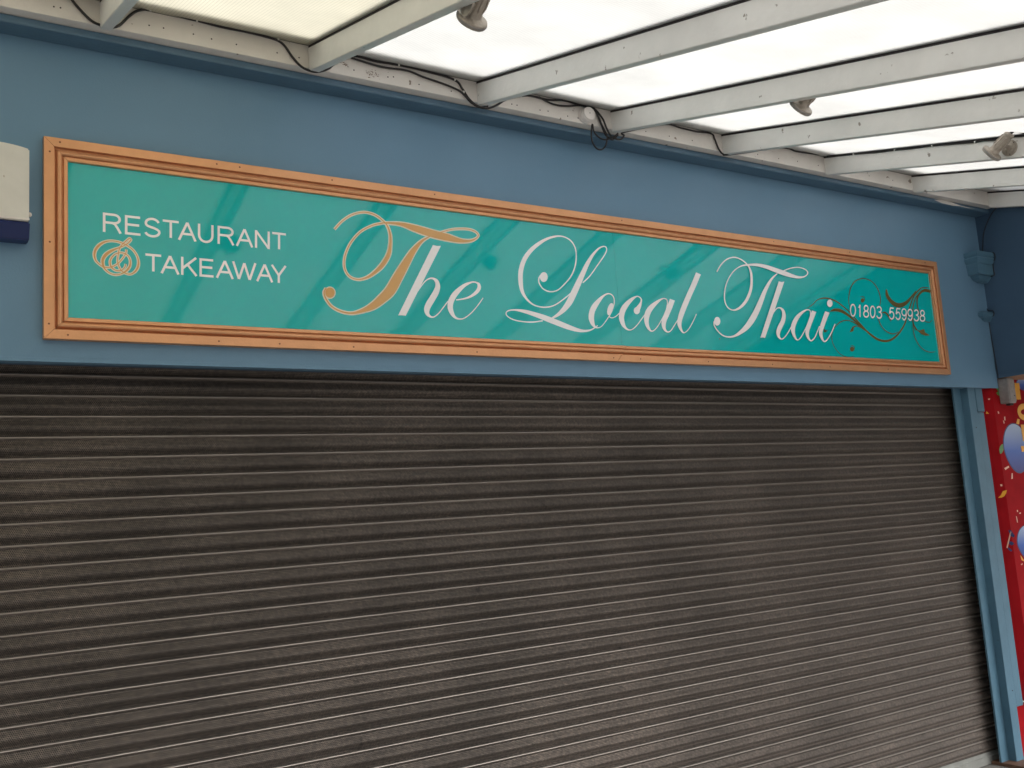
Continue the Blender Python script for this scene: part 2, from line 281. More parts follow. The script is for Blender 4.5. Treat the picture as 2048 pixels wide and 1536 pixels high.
# ------------------------------------------------------------------ traced outlines, metres x 1e4 in the plane of the sign (x, z)
LETTERS={'gold':[['s',5188,29616,5160,29640,5574,30035,5550,30062,6033,30356,6019,30391,6563,30526,6565,30567,7052,30475,7071,30514,7423,30262,7453,30296,7634,30029,7687,30060,7732,29639,7822,29660,7687,29166,7815,29167,7544,28739,7714,28687,7220,28259,7363,28156,6813,27852,6884,27762,6484,27633,6508,27564,6156,27534,6151,27487,5833,27598,5809,27563,5628,27823,5591,27803,5564,28165,5524,28161,5666,28632,5628,28642,5948,29158,5916,29177,6381,29633,6357,29662,6927,29964,6912,29999,7317,30094,7310,30140,7606,30148,7611,30211,8307,30129,8345,30277,8990,29938,9096,30220,9762,29770,9880,30100,10565,29679,10668,29991,11305,29657,11344,29833,11851,29753,11841,29842,12184,29931,12157,29965,12318,30121,12278,30112,12152,30290,12130,30257,11784,30360,11775,30325,11260,30322,11259,30288,10790,30225,10795,30192,10219,30021,10229,29980],['s',9859,29859,9871,29838,9321,29582,9386,29510,8787,29110,8984,28989,8311,28504,8621,28356,7858,27865,8240,27686,7453,27250,7824,27011,7072,26842,7326,26576,6696,26499,6843,26260,6282,26233,6330,26084,5808,26055,5808,25973,5337,26089,5313,26025,4938,26265,4899,26219,4698,26556,4646,26524,4618,26829,4560,26825,4718,27013,4667,27034],['e',5061,26852,5048,26783,5015,26719,4966,26666,4905,26631,4839,26615,4774,26622,4717,26649,4672,26695,4645,26755,4638,26822,4651,26892,4683,26956,4732,27008,4792,27044,4858,27060,4924,27054,4981,27026,5026,26981,5054,26921]],'cream':[['s',5223,29586,5126,29670,5605,30000,5520,30097,6050,30312,6002,30435,6561,30476,6568,30617,7028,30426,7094,30563,7386,30220,7490,30338,7585,30000,7736,30089,7678,29626,7875,29673,7634,29166,7868,29167,7496,28754,7762,28672,7181,28287,7402,28127,6784,27889,6913,27726,6469,27677,6524,27520,6161,27583,6146,27439,5862,27641,5780,27521,5674,27847,5545,27778,5615,28169,5474,28157,5713,28621,5581,28653,5989,29135,5875,29201,6411,29598,6327,29698,6945,29920,6895,30043,7324,30046,7302,30188,7602,30097,7616,30262,8294,30078,8358,30328,8971,29888,9115,30271,9744,29718,9898,30152,10548,29627,10685,30043,11293,29604,11356,29886,11856,29702,11836,29894,12215,29891,12126,30005,12378,30134,12219,30098,12185,30339,12096,30208,11797,30414,11762,30271,11262,30375,11257,30235,10781,30275,10804,30142,10206,30069,10242,29932],['s',9835,29901,9895,29795,9288,29618,9419,29473,8745,29136,9027,28963,8266,28526,8666,28334,7814,27885,8285,27665,7412,27276,7865,26985,7039,26876,7359,26542,6671,26539,6868,26220,6268,26277,6344,26040,5808,26103,5808,25925,5354,26135,5295,25979,4971,26304,4867,26180,4741,26582,4603,26498,4667,26833,4512,26822,4761,26995,4624,27052],['e',5111,26856,5094,26771,5054,26693,4993,26630,4919,26586,4837,26568,4757,26576,4687,26609,4632,26664,4598,26737,4589,26819,4605,26903,4645,26981,4705,27044,4779,27088,4860,27107,4941,27100,5012,27067,5068,27011,5102,26939]],'the':[['e',9867,29392,10071,29374,10278,29397,8319,26044,8140,26055,7954,26042],['s',8945,27125,8907,27148,9177,27422,9139,27447,9407,27675,9372,27710,9623,27791,9606,27856,9779,27783,9825,27876,9867,27673,10037,27770,9869,27494,10120,27500,9753,27264,10025,27173,9550,26970,9815,26843,9340,26665,9617,26557,9240,26384,9516,26375,9321,26141,9491,26228,9516,26032,9560,26117,9735,26051,9713,26102,10003,26260,9969,26290,10242,26532,10204,26557,10499,26834,10460,26858],['s',10901,26900,10896,26951,11280,26969,11268,27030,11662,27082,11617,27169,12043,27300,11925,27407,12241,27550,12054,27588,12213,27780,12074,27710,12031,27858,12002,27788,11780,27855,11793,27785,11379,27720,11454,27601,10997,27477,11153,27331,10686,27190,10915,27060,10483,26855,10759,26798,10435,26517,10706,26559,10554,26238,10744,26334,10757,26063,10836,26155,11012,26018,11021,26082,11288,26086,11267,26129,11634,26328,11602,26358,11987,26670,11951,26695,12350,27103,12311,27126]],'local':[['e',16079,28412,16061,28335,16022,28263,15967,28205,15900,28165,15828,28147,15758,28154,15698,28184,15652,28234,15625,28300,15621,28376,15638,28453,15677,28524,15732,28583,15799,28623,15871,28641,15940,28635,16001,28605,16048,28554,16074,28488],['s',15643,28486,15718,28445,15534,28343,15605,28325,15500,28178,15570,28189,15546,28003,15609,28038,15754,27769,15799,27821,16156,27663,16167,27723,16628,27775,16599,27825,17119,28154,17070,28192,17524,28569,17464,28595,17801,29056,17731,29066,17933,29572,17859,29566,17915,30040,17843,30014,17687,30394,17630,30346,17279,30570,17250,30510,16811,30573,16813,30490,16240,30415,16282,30307,15703,30148,15803,30019,15161,29760,15322,29635,14704,29254,14925,29172,14426,28648,14684,28629,14361,28068,14617,28100,14442,27581,14629,27645,14687,27226,14794,27300,15035,26978,15087,27043,15429,26876,15451,26938,15875,26875,15873,26934,16381,27013,16356,27065,16952,27351,16913,27396,17533,27768,17490,27811],['s',18196,28269,18155,28304,18677,28660,18630,28691,19206,29246,19154,29273,19690,29797,19635,29820,19877,30097,19812,30103,19855,30288,19801,30246,19633,30318,19644,30257,19282,30157,19344,30097,18828,29774,18966,29701,18412,29280,18632,29202,18059,28757,18328,28673,17711,28244,18026,28144,17404,27776,17742,27661,17103,27318,17413,27173,16784,26924,16985,26773,16454,26625,16553,26506,16112,26401,16155,26334],['s',15596,26249,15599,26191,14989,26154,14986,26096,14442,26148,14430,26093,13950,26209,13926,26157,13639,26348,13595,26305,13576,26464,13515,26467,13689,26572,13670,26625,14054,26618,14064,26698,14575,26537,14631,26699,15183,26385,15282,26599,15759,26215,15892,26470,16355,26046,16494,26300,16970,25883,17093,26119,17523,25787,17597,25971,17958,25777,17975,25909,18394,25861,18376,25940,18691,26005,18660,26052,18905,26142,18872,26180],['s',19619,26671,19663,26648,19308,26326,19349,26300,19073,26124,19101,26089,18865,26072,18857,26018,18737,26144,18632,26058,18698,26315,18451,26231,18696,26550,18360,26524,18776,26836,18452,26900,18960,27116,18694,27243,19196,27409,19028,27526,19429,27657,19357,27736,19673,27798,19661,27862,19873,27799,19907,27844,20017,27670,20071,27692,20036,27439,20093,27441,19946,27166,19999,27157,19766,26857,19815,26841,19603,26638,19650,26619],['e',19924,27014,19872,26916,19808,26831,19741,26766,19675,26729,19618,26722,19575,26747,19551,26800,19547,26877,19564,26971,19600,27071,19652,27169,19716,27255,19783,27320,19849,27358,19906,27365,19950,27341,19974,27287,19978,27209,19961,27115],['s',19626,26637,19656,26682,19819,26578,19824,26623,20087,26666,20060,26702,20397,26898,20362,26929],['e',21691,27084,21674,27024,21639,26969,21590,26924,21530,26893,21466,26880,21405,26886,21352,26910,21311,26950,21288,27001,21285,27060,21301,27119,21336,27174,21385,27219,21444,27250,21508,27264,21570,27258,21624,27234,21664,27195,21687,27143],['s',21683,27113,21429,27224,21794,27294,21586,27366,21868,27514,21749,27532,21886,27707,21809,27684,21743,27837,21704,27785,21518,27844,21540,27782,21140,27698,21261,27576,20704,27409,20943,27264,20398,27058,20725,26973,20275,26669,20609,26681,20339,26361,20617,26448,20534,26122,20676,26216,20824,26003,20852,26069,21124,26070,21099,26108,21466,26320,21426,26349,21729,26581,21685,26606,22015,26874,21970,26899],['s',23645,27582,23583,27573,23637,27779,23579,27754,23485,27863,23463,27809,23255,27837,23282,27776,22872,27685,22982,27569,22377,27399,22611,27238,22059,27074,22389,26973,21925,26711,22256,26702,21946,26401,22213,26457,22090,26147,22250,26228,22334,26009,22367,26076,22573,26097,22539,26131,22844,26332,22797,26356,23170,26725,23120,26745,23460,27120,23404,27133,23643,27574,23585,27581],['s',23811,27847,24149,27773,23582,27438,23913,27356,23316,27016,23634,26929,23118,26671,23433,26626,23083,26348,23347,26381,23207,26111,23349,26189,23459,26016,23476,26085,23701,26123,23660,26154,23984,26423,23935,26446,24339,26820,24290,26843],['s',25864,29447,26209,29362,25392,28715,25731,28625,24931,28039,25267,27948,24465,27302,24805,27222,24236,26825,24552,26784,24177,26502,24459,26530,24281,26233,24459,26300,24507,26038,24557,26102,24762,26109,24729,26145,25048,26351,24999,26375,25347,26719,25293,26738,25631,27126,25575,27143]],'thai':[['s',27429,29582,27356,29610,27789,30000,27723,30037,28274,30354,28237,30410,28831,30513,28841,30583,29314,30447,29364,30513,29688,30256,29764,30315,29894,30031,30014,30082,29968,29666,30148,29700,29919,29180,30108,29187,29735,28691,29941,28662,29385,28196,29577,28125,29005,27844,29136,27747,28660,27634,28711,27536,28333,27541,28311,27473,28017,27639,27954,27593,27839,27911,27759,27889,27833,28310,27753,28305,27982,28797,27906,28806,28297,29300,28229,29323,28755,29744,28703,29782,29297,30045,29269,30105,29869,30149,29872,30256,30590,30184,30637,30349,31295,30107,31407,30322,32008,29956,32165,30208,32751,29816,32914,30081,33431,29744,33533,29943,34026,29752,34051,29881,34523,29875,34489,29937,34836,30105,34754,30113,34744,30327,34679,30277,34317,30438,34285,30377,33850,30427,33846,30367,33263,30310,33278,30251,32617,30085,32641,30029],['s',32168,29917,32221,29876,31689,29618,31796,29557,31265,29245,31464,29174,30833,28756,31113,28683,30390,28162,30747,28075,29981,27621,30368,27503,29547,27128,29928,26966,29124,26702,29404,26518,28688,26366,28834,26210,28253,26115,28298,26008,27822,26019,27808,25938,27403,26069,27353,26009,27049,26297,26984,26256,26847,26570,26771,26545,26840,26800,26762,26788],['e',27285,26824,27263,26748,27221,26678,27161,26622,27090,26584,27016,26568,26944,26576,26883,26607,26838,26658,26813,26724,26811,26798,26833,26874,26875,26943,26934,27000,27005,27038,27079,27054,27151,27046,27213,27015,27258,26965,27283,26898],['e',32234,29431,32477,29411,32702,29452,30621,26045,30456,26068,30249,26043],['s',31292,27198,31222,27217,31524,27514,31458,27539,31822,27774,31778,27816,32064,27831,32098,27909,32206,27704,32409,27793,32214,27452,32511,27473,32066,27136,32388,27078,31772,26790,32108,26703,31582,26437,31901,26425,31666,26130,31844,26198,31963,26005,31973,26075,32286,26170,32236,26204,32607,26458,32546,26484,32924,26803,32861,26826],['s',34655,27557,34574,27549,34670,27867,34597,27833,34350,27919,34360,27850,33881,27761,33985,27658,33375,27471,33614,27349,32990,27080,33329,27003,32822,26679,33165,26689,32909,26305,33137,26371,33196,26021,33259,26092,33549,26150,33496,26183,33955,26563,33889,26585,34310,27014,34239,27031,34651,27546,34578,27560],['s',34792,27879,35158,27807,34539,27475,34881,27404,34208,26979,34544,26920,34016,26546,34326,26549,34110,26203,34300,26269,34423,26011,34436,26090,34807,26248,34746,26276,35100,26621,35029,26639,35338,26949,35266,26966],['s',35952,27899,36322,27822,35656,27459,36005,27387,35392,27037,35727,26984,35189,26601,35507,26607,35290,26219,35486,26281,35597,26014,35610,26094,35991,26260,35929,26290,36387,26682,36316,26702,36746,27162,36672,27179],['e',36691,28430,36667,28358,36621,28290,36558,28236,36485,28198,36407,28182,36334,28189,36271,28218,36226,28265,36202,28328,36202,28399,36226,28471,36271,28538,36334,28593,36407,28630,36485,28647,36559,28641,36621,28612,36667,28564,36691,28501]],'amp_c':[['s',-3259,27938,-3162,27930,-3280,27797,-3190,27763,-3391,27597,-3314,27539,-3535,27416,-3473,27341,-3684,27299,-3646,27205,-3850,27239,-3845,27133,-4013,27247,-4044,27144,-4121,27315,-4182,27228,-4229,27432,-4320,27362,-4265,27591,-4393,27566,-4238,27758,-4373,27800,-4150,27914,-4257,28013,-4025,28043,-4087,28163,-3875,28132,-3895,28247,-3694,28168,-3688,28275,-3498,28151,-3472,28258,-3333,28101,-3292,28203,-3167,28020,-3112,28115,-3003,27892,-2930,27973,-2885,27713,-2795,27769,-2842,27518,-2726,27543,-2863,27327,-2734,27301,-2931,27182,-2833,27102,-3034,27067,-2990,26969,-3133,27042,-3146,26935,-3276,27081,-3325,26984,-3376,27171,-3454,27100,-3448,27315,-3539,27268,-3478,27458,-3575,27446,-3453,27702,-3549,27708,-3419,27896,-3510,27924,-3333,28065,-3408,28126,-3175,28239,-3239,28314,-3077,28333,-3102,28435,-3085,28354,-2990,28335,-3170,28233,-3107,28157,-3335,28109,-3291,28018,-3482,28030,-3446,27928,-3661,27954,-3612,27832,-3863,27845,-3778,27706,-4023,27691,-3892,27585,-4121,27467,-3966,27444,-4099,27233,-3968,27282,-4003,27061,-3920,27143,-3838,26929,-3792,27026,-3616,26872,-3607,26978,-3401,26923,-3432,27021,-3190,27051,-3271,27150,-3042,27265,-3161,27311,-3021,27503,-3131,27481,-3091,27698,-3173,27629,-3237,27816,-3280,27715,-3421,27842,-3419,27735,-3628,27765,-3580,27677,-3787,27586,-3698,27529,-3843,27401,-3735,27406,-3804,27199,-3709,27264,-3670,27069,-3617,27163,-3535,27035,-3525,27142,-3372,27065,-3412,27159,-3235,27209,-3316,27261,-3195,27360,-3289,27380]],'amp_g':[['s',-3227,27936,-3194,27933,-3250,27786,-3220,27775,-3366,27577,-3340,27558,-3514,27391,-3494,27366,-3672,27267,-3659,27236,-3849,27204,-3847,27169,-4023,27213,-4034,27178,-4142,27286,-4162,27257,-4256,27411,-4293,27383,-4297,27585,-4362,27572,-4268,27768,-4343,27791,-4173,27936,-4233,27991,-4040,28073,-4072,28133,-3881,28166,-3889,28212,-3692,28203,-3690,28239,-3489,28187,-3481,28222,-3319,28135,-3306,28169,-3149,28052,-3130,28084,-2979,27919,-2954,27946,-2855,27732,-2825,27750,-2809,27525,-2759,27536,-2831,27320,-2766,27307,-2906,27162,-2859,27123,-3020,27036,-3004,27000,-3137,27006,-3142,26971,-3293,27048,-3309,27016,-3402,27147,-3428,27123,-3478,27299,-3509,27284,-3510,27454,-3542,27450,-3485,27704,-3517,27706,-3449,27905,-3480,27915,-3358,28086,-3383,28106,-3196,28264,-3217,28289,-3085,28367,-3094,28401,-3053,28348,-3022,28341,-3149,28207,-3128,28182,-3321,28079,-3306,28048,-3471,27998,-3457,27960,-3649,27923,-3625,27864,-3845,27817,-3795,27734,-3998,27671,-3917,27605,-4089,27462,-3998,27448,-4068,27244,-3999,27270,-3978,27085,-3945,27118,-3823,26961,-3808,26993,-3613,26908,-3610,26943,-3411,26956,-3421,26989,-3211,27077,-3251,27124,-3072,27276,-3131,27299,-3054,27496,-3098,27487,-3119,27675,-3146,27652,-3251,27782,-3266,27749,-3420,27806,-3419,27771,-3612,27735,-3596,27706,-3760,27569,-3724,27546,-3811,27402,-3768,27404,-3776,27218,-3737,27244,-3653,27101,-3635,27132,-3531,27070,-3528,27106,-3385,27097,-3398,27128,-3262,27226,-3289,27244,-3226,27367,-3258,27373]],'scroll':[['s',34464,27993,34451,28009,34985,28223,34953,28253,35457,28535,35421,28582,36007,28671,36007,28754,36533,28674,36579,28758,37176,28536,37243,28606,37748,28262,37821,28320,38201,27996,38281,28049,38638,27638,38733,27694,39074,27274,39192,27342,39522,26907,39645,26987,40104,26556,40240,26666,40673,26334,40775,26466,41369,26272,41385,26411,42124,26445,42034,26560,42905,26898,42780,26965,43578,27522,43446,27556,43967,28131,43850,28147,44269,28595,44151,28612,44661,29157,44547,29180,45014,29535,44915,29574,45502,29880,45428,29936,45940,30071,45933,30133,46513,30090,46529,30137],['s',36492,27923,36482,27954,36872,27962,36874,28129,37314,27958,37425,28151,37769,27842,37920,27987,38239,27635,38378,27741,38766,27336,38885,27417,39165,27059,39284,27140,39547,26883,39604,26925],['s',38465,28084,38415,28070,38313,28582,38261,28573,38416,29009,38347,29011,38676,29532,38590,29550,39118,29942,39064,29983,39651,30154,39641,30204,40161,30194,40188,30247,40715,30067,40771,30113,41112,29754,41186,29787,41323,29293,41403,29313,41333,28907,41407,28912,41202,28596,41260,28593],['e',39766,28825,39751,28781,39721,28741,39681,28708,39634,28685,39584,28675,39536,28678,39496,28695,39467,28724,39452,28761,39452,28804,39467,28847,39496,28888,39537,28921,39584,28944,39634,28954,39681,28950,39722,28933,39751,28905,39766,28867],['s',39701,28727,39655,28738,39848,28918,39795,28912,39720,29074,39689,29042,39442,29042,39440,29020],['s',39002,27191,38959,27154,38593,27391,38543,27335,38026,27496,38010,27441,37362,27386,37388,27338,36806,27075,36853,27048,36431,26673,36482,26664,36320,26289,36369,26293,36375,25955,36423,25970,36621,25590,36664,25611,37010,25310,37041,25339,37616,25171,37627,25204,38203,25272,38200,25293],['e',38265,25712,38247,25665,38213,25622,38165,25586,38108,25563,38048,25553,37991,25559,37942,25578,37906,25610,37886,25651,37885,25698,37903,25745,37937,25788,37985,25823,38041,25847,38101,25857,38159,25852,38208,25832,38244,25800,38264,25759],['s',38261,25659,38212,25663,38336,25838,38286,25826,38169,25947,38147,25914,37964,25912,37965,25891],['s',39105,27110,39084,27076,38726,27174,38717,27127,38370,27096,38469,27021,38183,26930,38380,26835,38042,26761,38060,26746],['e',35729,26848,35893,26744,36061,26773,35877,26649,35692,26623],['s',41998,29673,42122,29693,41929,29266,42212,29351,42206,28890,42487,29058,42743,28607,42954,28875,43430,28618,43375,28891,44095,28921,43918,29067,44637,29362,44518,29422,45120,29773,45046,29806],['s',46712,29958,46595,29773,46137,30030,46099,29816,45594,29842,45718,29727,45155,29502,45316,29463,44992,29105,45115,29111,45001,28737,45103,28755,45091,28287,45191,28314,45268,28022,45337,28056,45668,27793,45706,27831,46120,27770,46112,27809,46456,27957,46431,27976],['s',45425,29721,45494,29684,44959,29388,45042,29363,44609,28906,44704,28898,44391,28348,44490,28350,44297,27800,44397,27813,44377,27435,44501,27472,44548,27162,44721,27229],['e',44572,27237,44913,27174,45425,27302,45480,27080,45935,26912,45494,26869,45082,26949],['s',44426,28258,44491,28263,44260,27175,44325,27182,44353,26640,44415,26657,44678,26157,44746,26190,45197,25859,45246,25903,45769,25774,45788,25824,46329,25828,46332,25855],['s',41312,28094,41306,28145,41560,28122,41614,28219,41768,28024,41903,28102,41940,27831,42056,27874,42103,27612,42142,27625],['s',40886,27786,40946,27798,40947,27436,41023,27462,41282,27056,41347,27095,41787,26833,41832,26888,42280,26811,42277,26867,42725,26978,42709,27005]]}
TEXT={'restaurant':[['R',-4032,28533,-3361,28526,-3353,29282,-4027,29289],['E',-3256,28525,-2664,28519,-2654,29275,-3248,29281],['S',-2569,28519,-1961,28512,-1949,29268,-2559,29274],['T',-1891,28512,-1275,28506,-1261,29261,-1879,29267],['A',-1306,28506,-615,28499,-600,29255,-1293,29262],['U',-555,28498,56,28492,74,29248,-539,29254],['R',209,28491,888,28484,908,29239,227,29246],['A',943,28483,1632,28476,1654,29232,963,29239],['N',1709,28476,2325,28469,2350,29225,1732,29231],['T',2413,28469,3010,28463,3036,29218,2438,29224]],'takeaway':[['T',-2545,27122,-1951,27118,-1940,27853,-2536,27855],['A',-1975,27118,-1288,27113,-1275,27851,-1963,27853],['K',-1221,27113,-604,27108,-589,27848,-1208,27850],['E',-524,27108,53,27103,70,27846,-508,27848],['A',118,27103,809,27098,829,27843,136,27846],['W',759,27098,1719,27091,1742,27840,779,27844],['A',1728,27091,2411,27086,2436,27838,1750,27840],['Y',2333,27086,2975,27082,3001,27836,2357,27838]],'phone':[['0',38201,27724,38747,27728,38887,28516,38339,28513],['1',38939,27730,39273,27733,39414,28519,39079,28517],['8',39434,27734,39986,27739,40129,28523,39575,28520],['0',40065,27739,40597,27744,40741,28526,40207,28523],['3',40676,27744,41254,27749,41399,28530,40820,28527],['5',41912,27754,42475,27759,42624,28537,42059,28534],['5',42557,27760,43106,27764,43257,28541,42706,28538],['9',43155,27765,43731,27770,43883,28544,43305,28541],['9',43766,27770,44348,27775,44502,28548,43918,28544],['3',44411,27775,44986,27780,45141,28551,44565,28548],['8',45036,27780,45609,27785,45766,28555,45191,28552]]}
CAB={"a":[[-0.5502,-0.158,3.7086],[-0.5274,-0.158,3.6742],[-0.4988,-0.158,3.6411],[-0.4641,-0.158,3.6091],[-0.4331,-0.158,3.5975],[-0.3935,-0.158,3.5966],[-0.3634,-0.158,3.6124],[-0.3266,-0.158,3.6586],[-0.2957,-0.158,3.6867],[-0.2522,-0.158,3.7007],[-0.1766,-0.158,3.7013],[-0.0799,-0.158,3.6959],[0.0196,-0.158,3.6904],[0.122,-0.158,3.692],[0.2273,-0.158,3.6862],[0.2697,-0.158,3.6696],[0.3043,-0.158,3.6249],[0.3395,-0.158,3.5912],[0.3759,-0.158,3.5785],[0.4131,-0.158,3.5807],[0.4592,-0.158,3.6029],[0.4909,-0.158,3.6338],[0.567,-0.158,3.6844],[0.6857,-0.158,3.6821],[0.7879,-0.158,3.6875],[0.935,-0.158,3.6855],[1.0692,-0.158,3.6732],[1.1069,-0.158,3.6378],[1.1398,-0.158,3.5946],[1.1831,-0.158,3.5679],[1.2333,-0.158,3.567],[1.2858,-0.158,3.5898],[1.3502,-0.158,3.6336],[1.4636,-0.158,3.6717],[1.582,-0.158,3.6722],[1.6845,-0.158,3.6867],[1.7874,-0.158,3.6789],[1.8614,-0.158,3.6789],[1.8845,-0.158,3.6426],[1.9018,-0.158,3.6008],[1.9236,-0.158,3.5507],[1.9651,-0.158,3.5323],[2.001,-0.158,3.5633]],"b":[[0.5652,-0.161,3.6726],[0.6594,-0.161,3.6635],[0.7237,-0.161,3.6611],[0.831,-0.161,3.6679],[0.906,-0.161,3.6541],[1.017,-0.161,3.6396],[1.0865,-0.161,3.6244],[1.1121,-0.161,3.6087],[1.1459,-0.161,3.578],[1.19,-0.161,3.5629],[1.2367,-0.161,3.5763]],"c":[[1.5305,-0.161,3.6743],[1.6085,-0.161,3.654],[1.69,-0.161,3.6583],[1.7746,-0.161,3.6772],[1.8373,-0.161,3.6733],[1.8609,-0.162,3.6755],[1.8914,-0.162,3.6509],[1.9136,-0.162,3.6248],[1.9291,-0.162,3.5859],[1.9505,-0.162,3.5502],[1.9774,-0.162,3.5395],[2.0024,-0.162,3.5366],[2.0231,-0.162,3.5457],[2.0393,-0.162,3.5646],[2.0457,-0.162,3.5843],[2.3226,-0.16,3.6738],[2.4371,-0.16,3.673],[2.5412,-0.16,3.6719],[2.6554,-0.16,3.6784],[2.6789,-0.16,3.651],[2.6996,-0.16,3.6024],[2.7299,-0.16,3.5738],[2.7857,-0.16,3.5791],[3.2051,-0.16,3.6864],[3.3265,-0.16,3.6832],[3.4844,-0.16,3.6929],[3.5738,-0.16,3.7008]],"d":[[3.572,-0.1782,3.695],[3.572,-0.3561,3.6399],[3.572,-0.4992,3.596],[3.572,-0.6255,3.5632],[3.572,-0.7358,3.5327],[3.572,-0.8478,3.5052],[3.572,-1.0048,3.4592],[3.572,-1.0826,3.4367],[3.572,-1.1307,3.4262],[3.572,-1.1958,3.4063],[3.572,-1.2516,3.3974],[3.572,-1.3298,3.374]],"loopa":[[1.838,-0.165,3.59],[1.8313,-0.165,3.5638],[1.8266,-0.165,3.5288],[1.8301,-0.165,3.4953],[1.8467,-0.165,3.4707],[1.8649,-0.165,3.4621],[1.8902,-0.165,3.4683],[1.9116,-0.165,3.4899],[1.9231,-0.165,3.5216],[1.9254,-0.165,3.5449],[1.914,-0.165,3.5683],[1.8976,-0.165,3.5978],[1.8864,-0.165,3.6235],[1.875,-0.165,3.6468],[1.858,-0.165,3.6691]],"loopb":[[1.8365,-0.17,3.5855],[1.84,-0.17,3.5519],[1.8596,-0.17,3.53],[1.8858,-0.17,3.5183],[1.9191,-0.17,3.5202],[1.9483,-0.17,3.5352],[1.972,-0.17,3.5483],[1.9934,-0.17,3.5657]],"corner":[[5.313,-0.2009,3.6068],[5.313,-0.1361,3.5687],[5.313,-0.0879,3.5116],[5.313,-0.0514,3.4439],[5.313,-0.035,3.3765],[5.313,-0.0273,3.3132],[5.313,-0.0502,3.2939],[5.313,-0.0832,3.2914],[5.313,-0.1024,3.2861],[5.313,-0.1075,3.2524],[5.313,-0.0875,3.219],[5.313,-0.0842,3.1681],[5.313,-0.0844,3.1326],[5.313,-0.0267,3.1297],[5.313,0.0003,3.1052],[5.313,0.0071,3.0809],[5.313,0.0057,2.9961],[5.313,0.0011,2.911],[5.313,-0.0396,2.8924],[5.313,-0.042,2.863],[5.313,-0.0163,2.8461],[5.313,-0.0012,2.8332],[5.313,-0.0015,2.7651],[5.313,-0.0134,2.4233]]}
BANNER={'balloons':[['b',5.4572,1.9467,0.1471,0.1674],['b',5.4407,1.3069,0.1261,0.1138],['b',5.6746,2.3935,0.1091,0.0449]],'letters':[['E',55282,22848,56084,22856,56202,24022,55397,24006],['G',55234,21383,56893,21380,56943,22558,55280,22546],['E',55429,19927,56472,19913,56521,21080,55426,21085],['T',55094,18486,56984,18439,56978,19576,55036,19607]],'bits':[['g',[[5.3143,2.3706],[5.3515,2.3699],[5.3551,2.3414],[5.3486,2.3142],[5.3323,2.3086],[5.3108,2.3164],[5.3047,2.3299],[5.328,2.3397],[5.3121,2.3516]]],['p',[[5.288,2.2004],[5.2997,2.2005],[5.3058,2.187],[5.2912,2.1843]]],['p',[[5.356,2.1629],[5.3708,2.1656],[5.3666,2.1386],[5.3549,2.1386]]],['p',[[5.3385,2.1387],[5.3496,2.1359],[5.3524,2.1184],[5.3404,2.1171]]],['y',[[5.5169,2.1506],[5.5421,2.1451],[5.5264,2.111],[5.4914,2.1153]]],['g',[[5.2858,1.9763],[5.2997,1.976],[5.2954,1.9389],[5.2713,1.9155],[5.2494,1.9106],[5.2448,1.9398],[5.259,1.9607]]],['p',[[5.275,1.8149],[5.2947,1.8196],[5.3295,1.8293],[5.3363,1.8185],[5.306,1.8087],[5.2856,1.8014]]],['p',[[5.3545,1.7782],[5.3662,1.7778],[5.3595,1.7409],[5.3403,1.7389]]],['p',[[5.3547,1.5296],[5.3685,1.5289],[5.3677,1.5158],[5.3561,1.5164]]],['p',[[5.378,1.51],[5.3995,1.5115],[5.3973,1.5024],[5.3807,1.502]]],['p',[[5.3353,1.4887],[5.3442,1.4869],[5.3482,1.4462],[5.3389,1.4467]]],['y',[[5.325,1.2294],[5.3345,1.2209],[5.3603,1.193],[5.3545,1.1883],[5.3289,1.1981]]],['p',[[5.3151,1.1708],[5.3376,1.1767],[5.3328,1.1668],[5.3184,1.1654]]]],'side':[['y',[[5.2193,1.6191],[5.2326,1.6351],[5.2438,1.6615],[5.2622,1.6678],[5.2573,1.6464],[5.2467,1.6269],[5.2342,1.619]]],['p',[[5.2361,1.7081],[5.2449,1.7072],[5.2454,1.6957],[5.2378,1.6942]]],['n',[[5.2445,1.4019],[5.2562,1.4008],[5.2691,1.3635],[5.2635,1.3505],[5.2501,1.3652]]],['n',[[5.2411,1.3298],[5.2553,1.3241],[5.2628,1.3099],[5.2502,1.2997],[5.2408,1.3095]]],['n',[[5.2317,1.29],[5.2401,1.2848],[5.2501,1.266],[5.2437,1.2597],[5.2332,1.2741]]],['p',[[5.2527,1.3943],[5.2576,1.3894],[5.2311,1.2833],[5.2265,1.2882]]],['y',[[5.2204,2.2066],[5.2298,2.1882],[5.2158,2.19]]],['p',[[5.234,2.291],[5.2436,2.2921],[5.2412,2.2826],[5.2348,2.282]]]]}
CLIPS=[[-0.2522, -0.158, 3.6993], [-0.0786, -0.158, 3.6962], [0.2473, -0.158, 3.687], [0.5572, -0.158, 3.6746], [0.7895, -0.158, 3.6862], [0.8326, -0.158, 3.6695], [1.0692, -0.158, 3.6732], [1.1121, -0.158, 3.6223], [1.427, -0.158, 3.6623], [1.9029, -0.158, 3.6117], [2.6616, -0.158, 3.6802]]
CLIPS2=[[3.572,-.3622,3.6377],[3.572,-.6255,3.5632],[3.572,-.8478,3.5052],[3.572,-1.0826,3.4367]]
HOLES=[(-0.586, 3.637), (-0.564, 3.638), (-0.256, 3.639), (-0.203, 3.64), (-0.091, 3.64), (-0.021, 3.635), (0.077, 3.633), (0.244, 3.633), (0.337, 3.631), (0.58, 3.625), (0.739, 3.625), (0.766, 3.631), (0.89, 3.62), (1.053, 3.619), (1.378, 3.616), (1.407, 3.616), (1.538, 3.615), (1.585, 3.618), (1.701, 3.613), (1.764, 3.614), (2.198, 3.617), (2.358, 3.618), (2.521, 3.621), (3.014, 3.619), (3.184, 3.621), (3.342, 3.628), (3.521, 3.63), (3.986, 3.634), (4.217, 3.638), (4.446, 3.671)]
